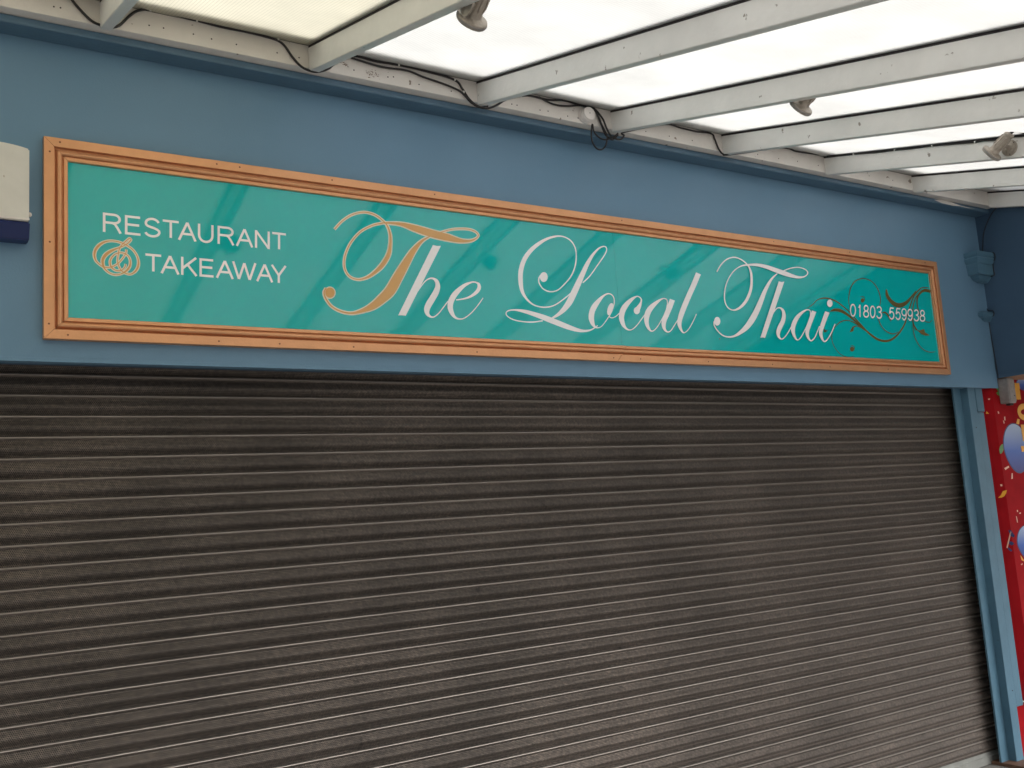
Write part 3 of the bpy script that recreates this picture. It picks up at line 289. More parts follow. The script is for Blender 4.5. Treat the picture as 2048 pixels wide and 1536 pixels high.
SCREWS=[(-0.551, 3.184), (-0.585, 3.133), (-0.585, 2.792), (-0.588, 2.491), (-0.526, 2.461), (0.021, 3.183), (0.113, 3.169), (0.509, 3.166), (1.002, 3.175), (2.087, 3.155), (2.699, 2.582), (0.012, 2.461), (0.255, 2.449), (0.574, 2.459), (1.174, 2.45), (1.96, 2.459), (2.133, 2.454), (2.601, 2.451), (3.088, 2.452), (3.57, 2.454), (4.106, 2.457), (3.205, 3.186), (3.872, 3.187), (4.622, 3.198)]

# ================================================================== SETTING
ZG = -.055
ground = mesh_obj('ground', [(-400, -400, ZG), (400, -400, ZG), (400, 400, ZG), (-400, 400, ZG)], [(0, 1, 2, 3)], M_pave); tag(ground, None, kind='structure')
XL, XB = -3.2, 5.32           # left end of what is built, face of the neighbouring projecting shopfront
ZF, ZC = 2.361, 3.568         # fascia bottom, fascia top (underside of the cornice)
ZB = 3.600                    # underside of the wall plate

# ---- invented unseen terrace behind the viewer, added to shut off the low sky
op = thing('added_terrace_blocker', 'added unseen terrace behind the viewer, there to shut off the low sky', 'building')
box('wall', -30, 0.0, -20, -13.0, ZG, 8.2, M_render, op, 0)
mesh_obj('roof', [(-30.3, -12.7, 8.2), (.3, -12.7, 8.2), (.3, -16.5, 11.0), (-30.3, -16.5, 11.0), (-30.3, -20.3, 8.2), (.3, -20.3, 8.2)], [(0, 1, 2, 3), (3, 2, 5, 4), (0, 3, 4), (1, 5, 2), (0, 4, 5, 1)], M_slate, op)
for x in range(-28, -1, 3):
    for z in (.9, 3.6, 6.0): box('window', x, x+1.2, -12.99, -12.95, z, z+1.5, M_win, op, 0)

# ---- the blue shop fascia
fas = thing('shop_fascia', 'broad blue painted fascia above the roller shutter with a thin cornice along its top', 'shop fascia')
bm = bmesh.new(); box_bm(bm, XL, XB-.001, 0, .06, ZF, ZC+.2); from_bm('fascia_board', bm, M_wall, fas)
box('bottom_edge_strip', XL, XB-.002, -.0035, .0, ZF-.003, ZF+.012, M_wall, fas, .001)
box('soffit', XL, XB-.001, .0605, .215, ZF+.008, ZF+.03, M_shadeblue, fas, .001)
cn = prism_x('cornice', [(0, ZC+.012), (-.007, ZC+.012), (-.0075, ZC+.001), (-.100, ZC+.001), (-.103, ZC+.006), (-.103, ZC+.029), (-.02, ZC+.031), (0, ZC+.031)], XL, XB-.001, M_cornshade, fas)
fl = [(4.70, 3.589), (4.78, 3.600), (4.86, 3.601), (4.93, 3.590), (4.99, 3.584), (5.10, 3.581), (5.16, 3.586), (5.08, 3.577), (4.98, 3.579), (4.90, 3.573), (4.78, 3.576)]
V = [(x, -.1036, z) for x, z in fl]+[(x, -.1050, z) for x, z in fl]; k = len(fl)
mesh_obj('flaked_paint', V, [tuple(range(k))[::-1], tuple(range(k, 2*k))]+[(i, (i+1) % k, (i+1) % k+k, i+k) for i in range(k)], M_white, fas)

# ---- side wall of the projecting neighbour
nb = thing('neighbouring_shopfront', 'shade-darkened blue bulkhead of the next shop jutting forward past the right end of the fascia', 'shopfront')
bm = bmesh.new(); box_bm(bm, XB, XB+2.2, -3.35, .10, 2.440, 4.1); from_bm('side_panel', bm, M_shadeblue, nb)
box('underside_board', XB+.004, XB+2.2, -3.34, .09, 2.425, 2.438, M_wood, nb, .001)
box('bottom_bead', XB-.006, XB+.003, -3.35, -.002, 2.426, 2.452, M_shadeblue, nb, .001)

box('stall_riser', 5.262, 7.0, .013, .05, ZG, .31, M_red, nb, .001)
box('riser_capping', 5.17, 7.0, .006, .0125, .296, .312, M_ink, nb, .001)
box('riser_return', 5.10, 5.261, .060, .088, ZG, .28, M_red, nb, .001)

# ---- moulded bracket in the corner
def loft(name, levels, m, parent, xr=XB-.0005):
    """levels (z, left x, front y): half-capital against wall y=0 and side wall x=xr"""
    V, F = [], []
    for z, xl, yf in levels: V += [(xl, -.0005, z), (xl, yf, z), (xr, yf, z), (xr, -.0005, z)]
    for i in range(len(levels)-1):
        for k in range(4):
            a = i*4+k; b = i*4+(k+1) % 4; F.append((a, b, b+4, a+4))
    F.append((3, 2, 1, 0)); e = (len(levels)-1)*4; F.append((e, e+1, e+2, e+3))
    return mesh_obj(name, V, F, m, parent)
br = thing('wall_bracket', 'blue moulded bracket like a small capital in the corner of fascia and side wall', 'bracket')
loft('capital', [(3.288, 5.118, -.098), (3.262, 5.118, -.098), (3.258, 5.124, -.092), (3.250, 5.124, -.092), (3.244, 5.118, -.097), (3.228, 5.120, -.095), (3.214, 5.127, -.088), (3.207, 5.135, -.080), (3.203, 5.131, -.083), (3.198, 5.131, -.083), (3.135, 5.142, -.074)], M_trim, br)
loft('capital_foot', [(3.1345, 5.165, -.060), (3.120, 5.172, -.056), (3.105, 5.195, -.044), (3.092, 5.24, -.026)], M_trim, br)
rl = thing('wall_roll', 'small blue half-round roll in the corner below the moulded bracket', 'moulding')
loft('roll', [(2.888, 5.215, -.024), (2.880, 5.196, -.034), (2.868, 5.190, -.038), (2.856, 5.194, -.036), (2.848, 5.205, -.030), (2.842, 5.225, -.022), (2.830, 5.236, -.014), (2.820, 5.262, -.006)], M_trim, rl)

# ================================================================== CANOPY
SL = math.tan(R(15)); YO = -3.25
can = thing('canopy', 'lean-to canopy of white timber rafters under bright translucent sheets', 'canopy')
def zc(y, z0): return z0 + SL*(y+.15)
ZR0, ZR1 = 3.588, 3.690          # bottom and top of a rafter where it meets the wall plate
wp = box('wall_plate', XL, XB-.003, -.15, -.0005, ZB, ZB+.100, M_white, can, .0025)
def rafter(x, w=.040):
    V = []
    for xx in (x, x+w):
        V += [(xx, -.1495, ZR0), (xx, YO, zc(YO, ZR0)), (xx, YO, zc(YO, ZR1)), (xx, -.1495, ZR1)]
    bm = bmesh.new(); vs = [bm.verts.new(v) for v in V]
    for f in ((0, 3, 2, 1), (4, 5, 6, 7), (0, 1, 5, 4), (1, 2, 6, 5), (2, 3, 7, 6), (3, 0, 4, 7)): bm.faces.new([vs[i] for i in f])
    bmesh.ops.recalc_face_normals(bm, faces=bm.faces)
    bmesh.ops.bevel(bm, geom=list(bm.edges), offset=.002, segments=2, affect='EDGES')
    o = from_bm('rafter', bm, M_rafter, can)
    g = [(x+.0015, -.149, ZR1+.0005), (x+.0015, YO, zc(YO, ZR1+.0005)), (x+.0015, YO, zc(YO, ZR1+.0105)), (x+.0015, -.149, ZR1+.0105)]
    g2 = [(a+w-.003, b, c) for a, b, c in g]
    mesh_obj('glazing_gasket', g+g2, [(0, 3, 2, 1), (4, 5, 6, 7), (0, 1, 5, 4), (1, 2, 6, 5), (2, 3, 7, 6), (3, 0, 4, 7)], M_gasket, o)
    cp = [(x-.012, -.149, ZR1+.021), (x-.012, YO, zc(YO, ZR1+.021)), (x-.012, YO, zc(YO, ZR1+.033)), (x-.012, -.149, ZR1+.033)]
    cp2 = [(a+w+.024, b, c) for a, b, c in cp]
    mesh_obj('capping_bar', cp+cp2, [(0, 3, 2, 1), (4, 5, 6, 7), (0, 1, 5, 4), (1, 2, 6, 5), (2, 3, 7, 6), (3, 0, 4, 7)], M_rail, o)
    return o
RX = [-2.87, -2.06, -1.246, -.432, .378, 1.188, 1.972, 2.741, 3.578, 4.415, 5.252]
for x in RX: rafter(x)
ZS = ZR1+.0115                    # underside of the sheets
edges = [XL]+RX+[XB]
for i in range(len(edges)-1):
    x0 = edges[i]+.021; x1 = edges[i+1]+.019
    if i == 0: x0 = XL
    if i == len(edges)-2: x1 = XB-.003
    if x1-x0 < .05: continue
    ya, yb = -.02, YO-.06
    n = 1
    V = [(x0, ya, zc(ya, ZS)), (x1, ya, zc(ya, ZS)), (x1, yb, zc(yb, ZS)), (x0, yb, zc(yb, ZS))]
    V += [(a, b, c+.0085) for a, b, c in V]
    o = mesh_obj('roof_sheet', V, [(0, 1, 2, 3), (7, 6, 5, 4), (0, 4, 5, 1), (1, 5, 6, 2), (2, 6, 7, 3), (3, 7, 4, 0)], None, can,
                 mats=[M_sheet[0] if edges[i+1] < .4 else M_sheet[1], M_clear], fm=[0, 1, 1, 1, 1, 1])
    if edges[i+1] < .4: o['label'] = 'yellowed roof sheet'
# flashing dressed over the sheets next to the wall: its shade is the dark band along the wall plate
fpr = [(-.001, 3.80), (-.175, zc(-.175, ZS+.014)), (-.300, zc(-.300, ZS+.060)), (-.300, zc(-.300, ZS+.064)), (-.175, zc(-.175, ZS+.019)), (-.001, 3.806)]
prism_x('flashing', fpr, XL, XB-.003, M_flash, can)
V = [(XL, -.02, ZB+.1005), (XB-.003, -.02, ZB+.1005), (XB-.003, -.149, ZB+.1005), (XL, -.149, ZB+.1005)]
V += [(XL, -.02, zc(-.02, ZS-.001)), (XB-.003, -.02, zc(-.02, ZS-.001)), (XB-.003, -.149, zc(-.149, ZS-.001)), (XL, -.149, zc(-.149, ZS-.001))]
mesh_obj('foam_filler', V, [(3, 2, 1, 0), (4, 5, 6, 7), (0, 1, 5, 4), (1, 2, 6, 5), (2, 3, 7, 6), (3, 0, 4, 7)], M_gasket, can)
zf = zc(YO, ZR0)
box('eaves_beam', XL, XB-.003, YO-.05, YO-.001, zf-.03, zf+.085, M_rafter, can, .003)
for x in (-3.1, 2.15, 5.2): box('post', x, x+.09, YO-.048, YO+.042, ZG, zf-.031, M_rafter, can, .003)
# old nail holes and a bruised patch on the wall plate
def corr(x):   # lens bow of the traced points along the plate
    return .010*((x-1.9)/2.6)**2+ -.010
for hx, hz in HOLES:
    z = min(max(hz-corr(hx), ZB+.008), ZB+.09)
    V, F = lathe([(.0032, 0), (.0032, .0006)], 10); V = orient(V, (hx, -.1500, z), (0, -1, 0))
    mesh_obj('nail_hole', V, F, M_gasket, wp)
def blotch(name, cx, cz, w, h, m, parent, y, seed, n=60):
    rnd = random.Random(seed); V, F = [], []
    for k in range(n):
        x = cx+rnd.gauss(0, w/3); z = cz+rnd.gauss(0, h/3); r = rnd.uniform(.0006, .0028); a = rnd.uniform(0, 3); b = len(V)
        for q in range(6):
            t = a+q*1.047; rr_ = r*rnd.uniform(.5, 1.2); V.append((x+rr_*1.6*math.cos(t), y-k*.000004, z+rr_*.8*math.sin(t)))
        F.append(tuple(range(b, b+6))[::-1])
    return mesh_obj(name, V, F, m, parent)
M_scuff = mat('scuffed_bare_wood', (0.19, 0.13, 0.10), rough=0.8)
blotch('scuff_mark', .665, 3.633, .05, .028, M_scuff, wp, -.1506, 3)
blotch('scuff_mark', .54, 3.648, .03, .02, M_scuff, wp, -.1506, 4, 25)

# ================================================================== SIGN
YP = -.0138                      # face of the sign panel
sg = thing('shop_sign', 'long teal restaurant sign with script lettering in a copper moulded frame', 'sign')
X0, X1, Z0, Z1 = -.605, 4.752, 2.437, 3.190
SEAM = 2.034
FW = .086
bm = bmesh.new(); box_bm(bm, X0+.07, SEAM-.0004, -.0138, -.0006, Z0+.07, Z1-.07); from_bm('sign_panel', bm, M_teal, sg)
bm = bmesh.new(); box_bm(bm, SEAM+.0004, X1-.07, -.0138, -.0006, Z0+.07, Z1-.07); p2 = from_bm('sign_panel', bm, M_teal, sg)
# frame profile: distance in from the outer edge -> height off the wall
PF = [(0, 0), (0, -.0300), (.0015, -.0315), (.0335, -.0315), (.0350, -.0300), (.0354, -.0130), (.0400, -.0125), (.0425, -.0185), (.0470, -.0275), (.0525, -.0305), (.0580, -.0290), (.0625, -.0240), (.0640, -.0170), (.0662, -.0165), (.0675, -.0235), (.0690, -.0250), (.0790, -.0245), (.0815, -.0230), (.0825, -.0140), (.0825, -.0005)]
def rail(name, A, B, inward, ma, mb):
    """moulding from A to B (x,z); ma/mb = mitre slope at each end (+1 shortens the inner side)"""
    A = Vector((A[0], 0, A[1])); B = Vector((B[0], 0, B[1])); t = (B-A).normalized(); n = Vector((inward[0], 0, inward[1]))
    V = []
    for s, h in PF:
        V.append(A+n*s+t*(s*ma)+Vector((0, h, 0)))
    for s, h in PF:
        V.append(B+n*s-t*(s*mb)+Vector((0, h, 0)))
    k = len(PF); F = [(i, i+1, i+1+k, i+k) for i in range(k-1)]+[(k-1, 0, k, 2*k-1), tuple(range(k)), tuple(range(2*k-1, k-1, -1))]
    o = mesh_obj(name, V, F, M_copper, sg)
    bm = bmesh.new(); bm.from_mesh(o.data); bmesh.ops.recalc_face_normals(bm, faces=bm.faces); bm.to_mesh(o.data); bm.free()
    return o
g = .0009
SX, SX2 = 2.105, 1.985           # scarf joints of the top and bottom rails
rail('frame_rail', (X0+g, Z1), (SX-g, Z1), (0, -1), 1, 1)
rail('frame_rail', (SX+g, Z1+.0012), (X1-g, Z1+.0012), (0, -1), -1, 1)
rail('frame_rail', (X0+g, Z0), (SX2-g, Z0), (0, 1), 1, -.85)
rail('frame_rail', (SX2+g, Z0-.0008), (X1-g, Z0-.0008), (0, 1), .85, 1)
rail('frame_stile', (X0, Z0+g), (X0, Z1-g), (1, 0), 1, 1)
rail('frame_stile', (X1, Z0+g), (X1, Z1-g), (-1, 0), 1, 1)
# dark backing just inside the joints
for xx, zz, dz in ((SX, Z1, -1), (SX2, Z0, 1)): box('joint_backing', xx-.09, xx+.09, -.012, -.001, min(zz, zz+dz*.05)+.001, max(zz, zz+dz*.05)-.001, M_copperdk, sg, 0)
for i, (sx, sz) in enumerate(SCREWS):
    if sz > 3.1: sz = Z1-.016 if sx > -.57 else sz
    if sz < 2.48 and sx > -.55: sz = Z0+.016
    V, F = lathe([(.0036, 0), (.0036, .0006), (.0022, .0008), (.0014, .0003)], 12); V = orient(V, (sx, -.0314, sz), (0, -1, 0))
    mesh_obj('screw', V, F, M_copperdk, sg)

# ---- lettering, cut vinyl laid on the panel
def strip(items, name, m, y0, label=None, parent=sg, n=7):
    V, F = [], []; y = y0
    for it in items:
        kind, a = it[0], [c/10000 for c in it[1:]]
        b = len(V)
        if kind == 's':
            Ls = [Vector((a[i], 0, a[i+1])) for i in range(0, len(a), 4)]; Rs = [Vector((a[i+2], 0, a[i+3])) for i in range(0, len(a), 4)]
            Ls = catmull(Ls, n); Rs = catmull(Rs, n)
            for i, (p, q_) in enumerate(zip(Ls, Rs)):
                yy = y-.00030*i/len(Ls); V.append((p.x, yy, p.z)); V.append((q_.x, yy, q_.z))
            for i in range(len(Ls)-1): F.append((b+2*i, b+2*i+1, b+2*i+3, b+2*i+2))
            y -= .00036
        else:
            pts = [(a[i], y, a[i+1]) for i in range(0, len(a), 2)]; V += pts; F.append(tuple(range(b, b+len(pts)))); y -= .00006
    o = mesh_obj(name, V, F, m, parent)
    bm = bmesh.new(); bm.from_mesh(o.data)
    for f in bm.faces:
        f.normal_update()
        if f.normal.y > 0: f.normal_flip()
    bm.to_mesh(o.data); bm.free()
    if label: o['label'] = label
    return o
E0 = YP-.00015
strip(LETTERS['scroll'], 'scroll_ornament', M_scroll, E0, 'thin bronze scrollwork behind the phone number')
strip(LETTERS['cream'], 'letter_outline', M_lcream, E0, 'cream outline of the gold capital T')
strip(LETTERS['gold'], 'script_letter', M_lgold, E0-.0011, 'gold swash capital T')
strip(LETTERS['amp_c'], 'letter_outline', M_lcream, E0, 'cream outline of the gold ampersand', n=4)
strip(LETTERS['amp_g'], 'ampersand', M_lgold, E0-.0005, 'gold script ampersand', n=4)
strip(LETTERS['the'], 'script_lettering', M_lwhite, E0-.0022, 'white script letters "he" of the first word')
strip(LETTERS['local'], 'script_lettering', M_lwhite, E0, 'white script word "Local"')
strip(LETTERS['thai'], 'script_lettering', M_lwhite, E0-.0058, 'white script word "Thai"')

# ---- plain sans capitals and figures: strokes in a unit box
def arc(cx, cy, rx, ry, a0, a1, n=14): return [(cx+rx*math.cos(R(a0+(a1-a0)*i/n)), cy+ry*math.sin(R(a0+(a1-a0)*i/n))) for i in range(n+1)]
GL = {
 'E': [[(0, 0), (0, 1)], [(0, 1), (1, 1)], [(0, .53), (.93, .53)], [(0, 0), (1.03, 0)]],
 'T': [[(0, 1), (1, 1)], [(.5, 1), (.5, 0)]],
 'A': [[(0, -.06), (.5, 1.03)], [(.5, 1.03), (1, -.06)], [(.2, .33), (.8, .33)]],
 'K': [[(0, -.06), (0, 1.06)], [(1, 1.06), (.03, .36)], [(.36, .62), (1.03, -.06)]],
 'N': [[(0, -.06), (0, 1.06)], [(0, 1.02), (1, -.02)], [(1, -.06), (1, 1.06)]],
 'W': [[(0, 1.06), (.26, -.02)], [(.26, -.02), (.5, 1.0)], [(.5, 1.0), (.74, -.02)], [(.74, -.02), (1, 1.06)]],
 'Y': [[(0, 1.06), (.5, .42)], [(1, 1.06), (.5, .42)], [(.5, .45), (.5, -.06)]],
 'U': [[(0, 1.06), (0, .38)]+arc(.5, .38, .5, .40, 180, 360)+[(1, .38), (1, 1.06)]],
 'R': [[(0, -.06), (0, 1)], [(0, 1), (.60, 1)]+arc(.60, .755, .34, .245, 90, -90)+[(.60, .51), (0, .51)], [(.52, .51), (.66, .44), (.80, .26), (1.0, -.06)]],
 'S': [arc(.5, .74, .46, .28, 15, 200)+[(.16, .58), (.40, .52), (.62, .48), (.86, .40)]+arc(.5, .25, .50, .27, 15, -165)],
 '0': [arc(.5, .5, .5, .52, 90, 450, 28)],
 '1': [[(.10, .76), (.35, .86), (.55, 1.05)], [(.60, 1.05), (.60, -.06)]],
 '8': [arc(.5, .77, .40, .25, 90, 450, 22), arc(.5, .25, .50, .27, 90, 450, 22)],
 '3': [arc(.48, .77, .42, .25, 160, -80)+[(.40, .53)], [(.40, .53)]+arc(.48, .25, .48, .28, 80, -165)],
 '5': [[(.95, 1), (.22, 1)], [(.22, 1.0), (.08, .47)], [(.08, .47), (.22, .57)]+arc(.47, .32, .49, .34, 105, -160)],
 '9': [arc(.48, .70, .46, .32, 0, 360, 22), [(.94, .74), (.95, .50), (.86, .16), (.62, -.01), (.36, -.02), (.10, .17)]],
 'G': [arc(.52, .5, .52, .52, 35, 325, 22)+[(1, .22), (1, .46), (.62, .46)]],
}
def sans(entries, name, m, y0, wd, label, parent=sg, keep=None, ins=True):
    V, F = [], []; y = y0
    for e in entries:
        ch = e[0]; p = [Vector((e[i]/10000, 0, e[i+1]/10000)) for i in (1, 3, 5, 7)]
        h = (p[3]-p[0]).length; wl = (p[1]-p[0]).length
        ix = wd/2/wl if ch in 'ETKNUR035898G1S' else wd*.35/wl
        iz = wd/2/h
        if ch == 'E' or ch == 'R': ixr = (0 if ch == 'R' else 0)
        def mp(s, t):
            s_ = ix+s*(1-2*ix); t_ = iz+t*(1-2*iz)
            return p[0]*(1-s_)*(1-t_)+p[1]*s_*(1-t_)+p[2]*s_*t_+p[3]*(1-s_)*t_
        for st in GL[ch]:
            if ch == 'T': st = [((s-ix)/(1-2*ix) if False else s, t) for s, t in st]
            Q = [mp(s, t) for s, t in st]
            if len(Q) == 2:   # straight: extend square caps where two bars meet
                t_ = (Q[1]-Q[0]).normalized()
                if ch in 'E': Q[0] -= t_*wd/2
                if ch == 'E' and st[0][0] == st[1][0]: Q[1] += t_*wd/2
                if ch == 'T' and st[0][1] == 1 and st[1][1] == 1: Q[0] -= t_*wd*.4; Q[1] += t_*wd*.4
                if ch == 'R' and st[0][0] == st[1][0]: Q[1] += t_*wd/2
            b = len(V)
            for i, q_ in enumerate(Q):
                t_ = (Q[min(i+1, len(Q)-1)]-Q[max(i-1, 0)]).normalized(); nn = Vector((-t_.z, 0, t_.x))*wd/2
                V.append((q_.x+nn.x, y, q_.z+nn.z)); V.append((q_.x-nn.x, y, q_.z-nn.z))
            for i in range(len(Q)-1): F.append((b+2*i, b+2*i+1, b+2*i+3, b+2*i+2))
            y -= .00004
    o = mesh_obj(name, V, F, m, parent)
    bm = bmesh.new(); bm.from_mesh(o.data)
    for f in bm.faces:
        f.normal_update()
        if f.normal.y > 0: f.normal_flip()
    bm.to_mesh(o.data); bm.free(); o['label'] = label
    return o
sans(TEXT['restaurant'], 'lettering', M_lwhite, E0, .0092, 'white capitals reading RESTAURANT')
sans(TEXT['takeaway'], 'lettering', M_lwhite, E0, .0092, 'white capitals reading TAKEAWAY')
sans(TEXT['phone'][:5], 'phone_number', M_lwhite, E0-.0050, .0088, 'white figures reading 01803')
sans(TEXT['phone'][5:], 'phone_number', M_lwhite, E0-.0050, .0088, 'white figures reading 559938')

# ================================================================== ROLLER SHUTTER
YS = .15; PT = .07719; ZS0 = 2.3340; XS0, XS1 = XL, 5.008
sh = thing('roller_shutter', 'closed grey perforated roller shutter filling the shop opening below the blue fascia', 'roller shutter')
bead = [(-.0010, .0022), (-.0045, .0034), (-.0090, .0030), (-.0122, .0012), (-.0128, -.0010), (-.0110, -.0032), (-.0060, -.0044)]
body = [(.0040, -.0052), (.0040, -.0085), (-.0005, -.0092)]
for i in range(0, 13):
    t = i/12; z = -.0100-.0500*t; body.append((-.0030-.0125*math.sin(math.pi*t**1.5), z))
body += [(-.0015, -.0620), (.0005, -.0640), (-.0020, -.0668), (-.0058, -.0705), (-.0074, -.0728), (-.0020, -.0736), (.0030, -.0740)]
prof = [(y, z) for y, z in bead+body]
prof_back = [(.0045, -.0740), (.0045, .0022)]
def lath():
    k = len(prof)+2; V, F = [], []; P = prof+prof_back; NX = 40
    for j in range(NX+1):
        x = XS0+(XS1-XS0)*j/NX; V += [(x, y, z) for y, z in P]
    for j in range(NX):
        for i in range(k): F.append((j*k+i, j*k+(i+1) % k, (j+1)*k+(i+1) % k, (j+1)*k+i))
    return V, F
V, F = lath()
s0 = mesh_obj('lath', V, F, None, sh, mats=[M_shut, M_bead], fm=[1 if i % (len(prof)+2) < 5 else 0 for i in range(len(F))])
bm = bmesh.new(); bm.from_mesh(s0.data); bmesh.ops.recalc_face_normals(bm, faces=bm.faces); bm.to_mesh(s0.data); bm.free()
rnd = random.Random(3)
def place(o, i): o.location = (rnd.uniform(-.003, .003), YS+rnd.uniform(-.0012, .0012), ZS0-i*PT); o.rotation_euler = (rnd.uniform(-.02, .02), 0, 0)
place(s0, -1)
for i in range(0, 30):
    o = s0.copy(); C.objects.link(o); o.parent = sh; place(o, i)
zb = ZS0-30*PT
prism_x('bottom_rail', [(YS-.006, zb+.0022), (YS-.006, zb-.020), (YS-.013, zb-.023), (YS-.013, ZG+.004), (YS+.012, ZG+.004), (YS+.012, zb+.002)], XS0, XS1, M_rail, sh)
box('backing', XS0, XS1+.05, YS+.05, YS+.06, ZG, 2.7, M_black, sh, 0)

# ---- guide rail, post and cover strips at the right
gr = thing('shutter_guide', 'blue painted steel guide channel and post at the right end of the shutter', 'guide rail')
box('guide_channel', 4.905, 4.988, .070, .084, ZG, ZF+.02, M_trim, gr, .002)
box('channel_shadow_web', 5.045, 5.053, .0925, .215, ZG, ZF+.02, M_gasket, gr, .001)  # near-black colour paints the shadow gap behind the guide channel
box('post', 4.989, 5.070, .020, .083, ZG, ZF+.02, M_trim, gr, .003)
box('joint_gap', 5.0705, 5.0785, .045, .055, .285, ZF+.02, M_gasket, gr, 0)
box('cover_strip', 5.080, 5.154, .027, .055, .285, 2.197, M_trim, gr, .002)
box('cover_strip', 5.079, 5.158, .0215, .055, 2.200, ZF+.02, M_trim, gr, .002)
box('screw', 5.028, 5.034, .018, .022, 2.09, 2.096, M_gasket, gr, 0)
box('screw', 5.040, 5.046, .018, .022, .39, .396, M_gasket, gr, 0)

# ================================================================== NEXT SHOP: party banner
bn = thing('party_banner', 'red printed party banner with blue balloons wrapped round the corner beside the shutter', 'banner')
bm = bmesh.new()
YBN = .012
V = [(5.165, .100, .34), (5.165, .100, ZF+.02), (5.256, YBN, ZF+.02), (5.256, YBN, .34), (6.9, YBN, .34), (6.9, YBN, 2.424), (5.256, YBN, 2.424)]
mesh_obj('banner_side', [(5.170, .100, .30), (5.256, YBN+.0008, .30), (5.256, YBN+.0008, ZF+.03), (5.170, .100, ZF+.03), (5.174, .104, .30), (5.262, YBN+.005, .30), (5.262, YBN+.005, ZF+.03), (5.174, .104, ZF+.03)],
         [(3, 2, 1, 0), (4, 5, 6, 7), (0, 1, 5, 4), (2, 3, 7, 6), (1, 2, 6, 5), (3, 0, 4, 7)], M_red, bn)
box('banner_front', 5.2565, 7.0, YBN, YBN+.004, .30, 2.4245, M_red, bn, 0)
def flat(name, pts, m, parent, y, label=None):
    o = mesh_obj(name, [(x, y, z) for x, z in pts]+[(x, y+.0004, z) for x, z in pts], [tuple(range(len(pts))), tuple(range(2*len(pts)-1, len(pts)-1, -1))], m, parent)
    bm = bmesh.new(); bm.from_mesh(o.data)
    for f in bm.faces: f.normal_update()
    f0 = bm.faces[:] ; f0[0].normal_flip() if f0[0].normal.y > 0 else None
    bm.to_mesh(o.data); bm.free()
    if label: o['label'] = label
    return o
def balloon_mat(name, hi, mid, lo, z0, z1):
    m = mat(name, mid, rough=0.35); n = m.node_tree.nodes; l = m.node_tree.links
    tc = N(m, 'ShaderNodeTexCoord'); sp = N(m, 'ShaderNodeSeparateXYZ'); l.new(tc.outputs['Object'], sp.inputs[0])
    mr = N(m, 'ShaderNodeMapRange'); mr.inputs[1].default_value = z0; mr.inputs[2].default_value = z1; l.new(sp.outputs[2], mr.inputs[0])
    cr = N(m, 'ShaderNodeValToRGB'); e = cr.color_ramp.elements; e[0].position = 0; e[0].color = (*lo, 1); e[1].position = 1; e[1].color = (*hi, 1)
    x = e.new(.45); x.color = (*mid, 1); l.new(mr.outputs[0], cr.inputs[0]); l.new(cr.outputs[0], n['Principled BSDF'].inputs['Base Color']); return m
PX = BANNER
for nm, cx, cz, rx, rz, in PX['balloons']:
    mb = balloon_mat('printed_balloon', (.36, .46, .64), (.012, .09, .44), (.008, .008, .19), cz-rz, cz+rz)
    pts = []
    for k in range(36):
        t = 2*math.pi*k/36; f = 1-.16*max(0, -math.sin(t)); pts.append((cx+rx*math.cos(t)*f, cz+rz*math.sin(t)))
    flat('balloon_print', [(cx+(x-cx)*1.07, cz+(z-cz)*1.035) for x, z in pts], M_navyp, bn, YBN-.0009)
    flat('balloon_print', pts, mb, bn, YBN-.0016)
sans(PX['letters'], 'banner_lettering', M_yellow, YBN-.0035, .040, 'yellow capitals running down the banner', parent=bn)
for m_, pts in PX['bits']:
    flat('confetti_print', pts, {'g': M_green, 'y': M_yellow, 'p': M_pink, 'n': M_navyp}[m_], bn, YBN-.0024)
for m_, pts in PX['side']:     # on the slanting return
    def sy(x): return .100+(x-5.170)/(5.256-5.170)*(YBN-.100)-.0012
    o = mesh_obj('confetti_print', [(x, sy(x), z) for x, z in pts], [tuple(range(len(pts)))], {'g': M_green, 'y': M_yellow, 'p': M_pink, 'n': M_navyp}[m_], bn)

kb = thing('switch_box', 'grey weathered steel box fixed under the blue bulkhead in front of the red banner', 'switch box')
bm = bmesh.new(); box_bm(bm, 5.332, 5.408, -.062, YBN-.002, 2.250, 2.4235, .006); from_bm('box_body', bm, M_grey, kb)
box('box_lid', 5.336, 5.404, -.0665, -.0625, 2.262, 2.412, M_grey, kb, .001)
box('cable_gland', 5.350, 5.39, -.05, -.02, 2.236, 2.2495, M_gasket, kb, .001)
V, F = lathe([(.004, 0), (.004, .002)], 10); mesh_obj('screw', orient(V, (5.385, -.067, 2.30), (0, -1, 0)), F, M_gasket, kb)

th = box('threshold', 4.9, 7.2, -.35, .2, ZG, ZG+.02, M_tile, None, .002); tag(th, 'brown tiled threshold strip on the ground at the foot of the shutter guide', 'threshold')

# ================================================================== ALARM BOX
al = thing('alarm_box', 'cream plastic bell box with a navy blue base beside the left end of the sign', 'alarm box')
ax0, ax1 = -.99, -.658
pts = []
for k in range(13):
    t = -1+2*k/12; x = (ax0+ax1)/2+t*(ax1-ax0)/2; pts.append((x, 3.125-.012*t*t-.004*(abs(t)**6)))
def slab(name, outline, y0, y1, m, parent, bev=.004):
    bm = bmesh.new(); a = [bm.verts.new((x, y0, z)) for x, z in outline]; b = [bm.verts.new((x, y1, z)) for x, z in outline]; k = len(outline)
    bm.faces.new(a); bm.faces.new(b[::-1])
    for i in range(k): bm.faces.new((a[i], b[i], b[(i+1) % k], a[(i+1) % k]))
    bmesh.ops.recalc_face_normals(bm, faces=bm.faces)
    if bev: bmesh.ops.bevel(bm, geom=[e for e in bm.edges], offset=bev, segments=2, affect='EDGES')
    return from_bm(name, bm, m, parent)
out = pts[::-1]+[(ax0, 2.845), (ax1, 2.842)]
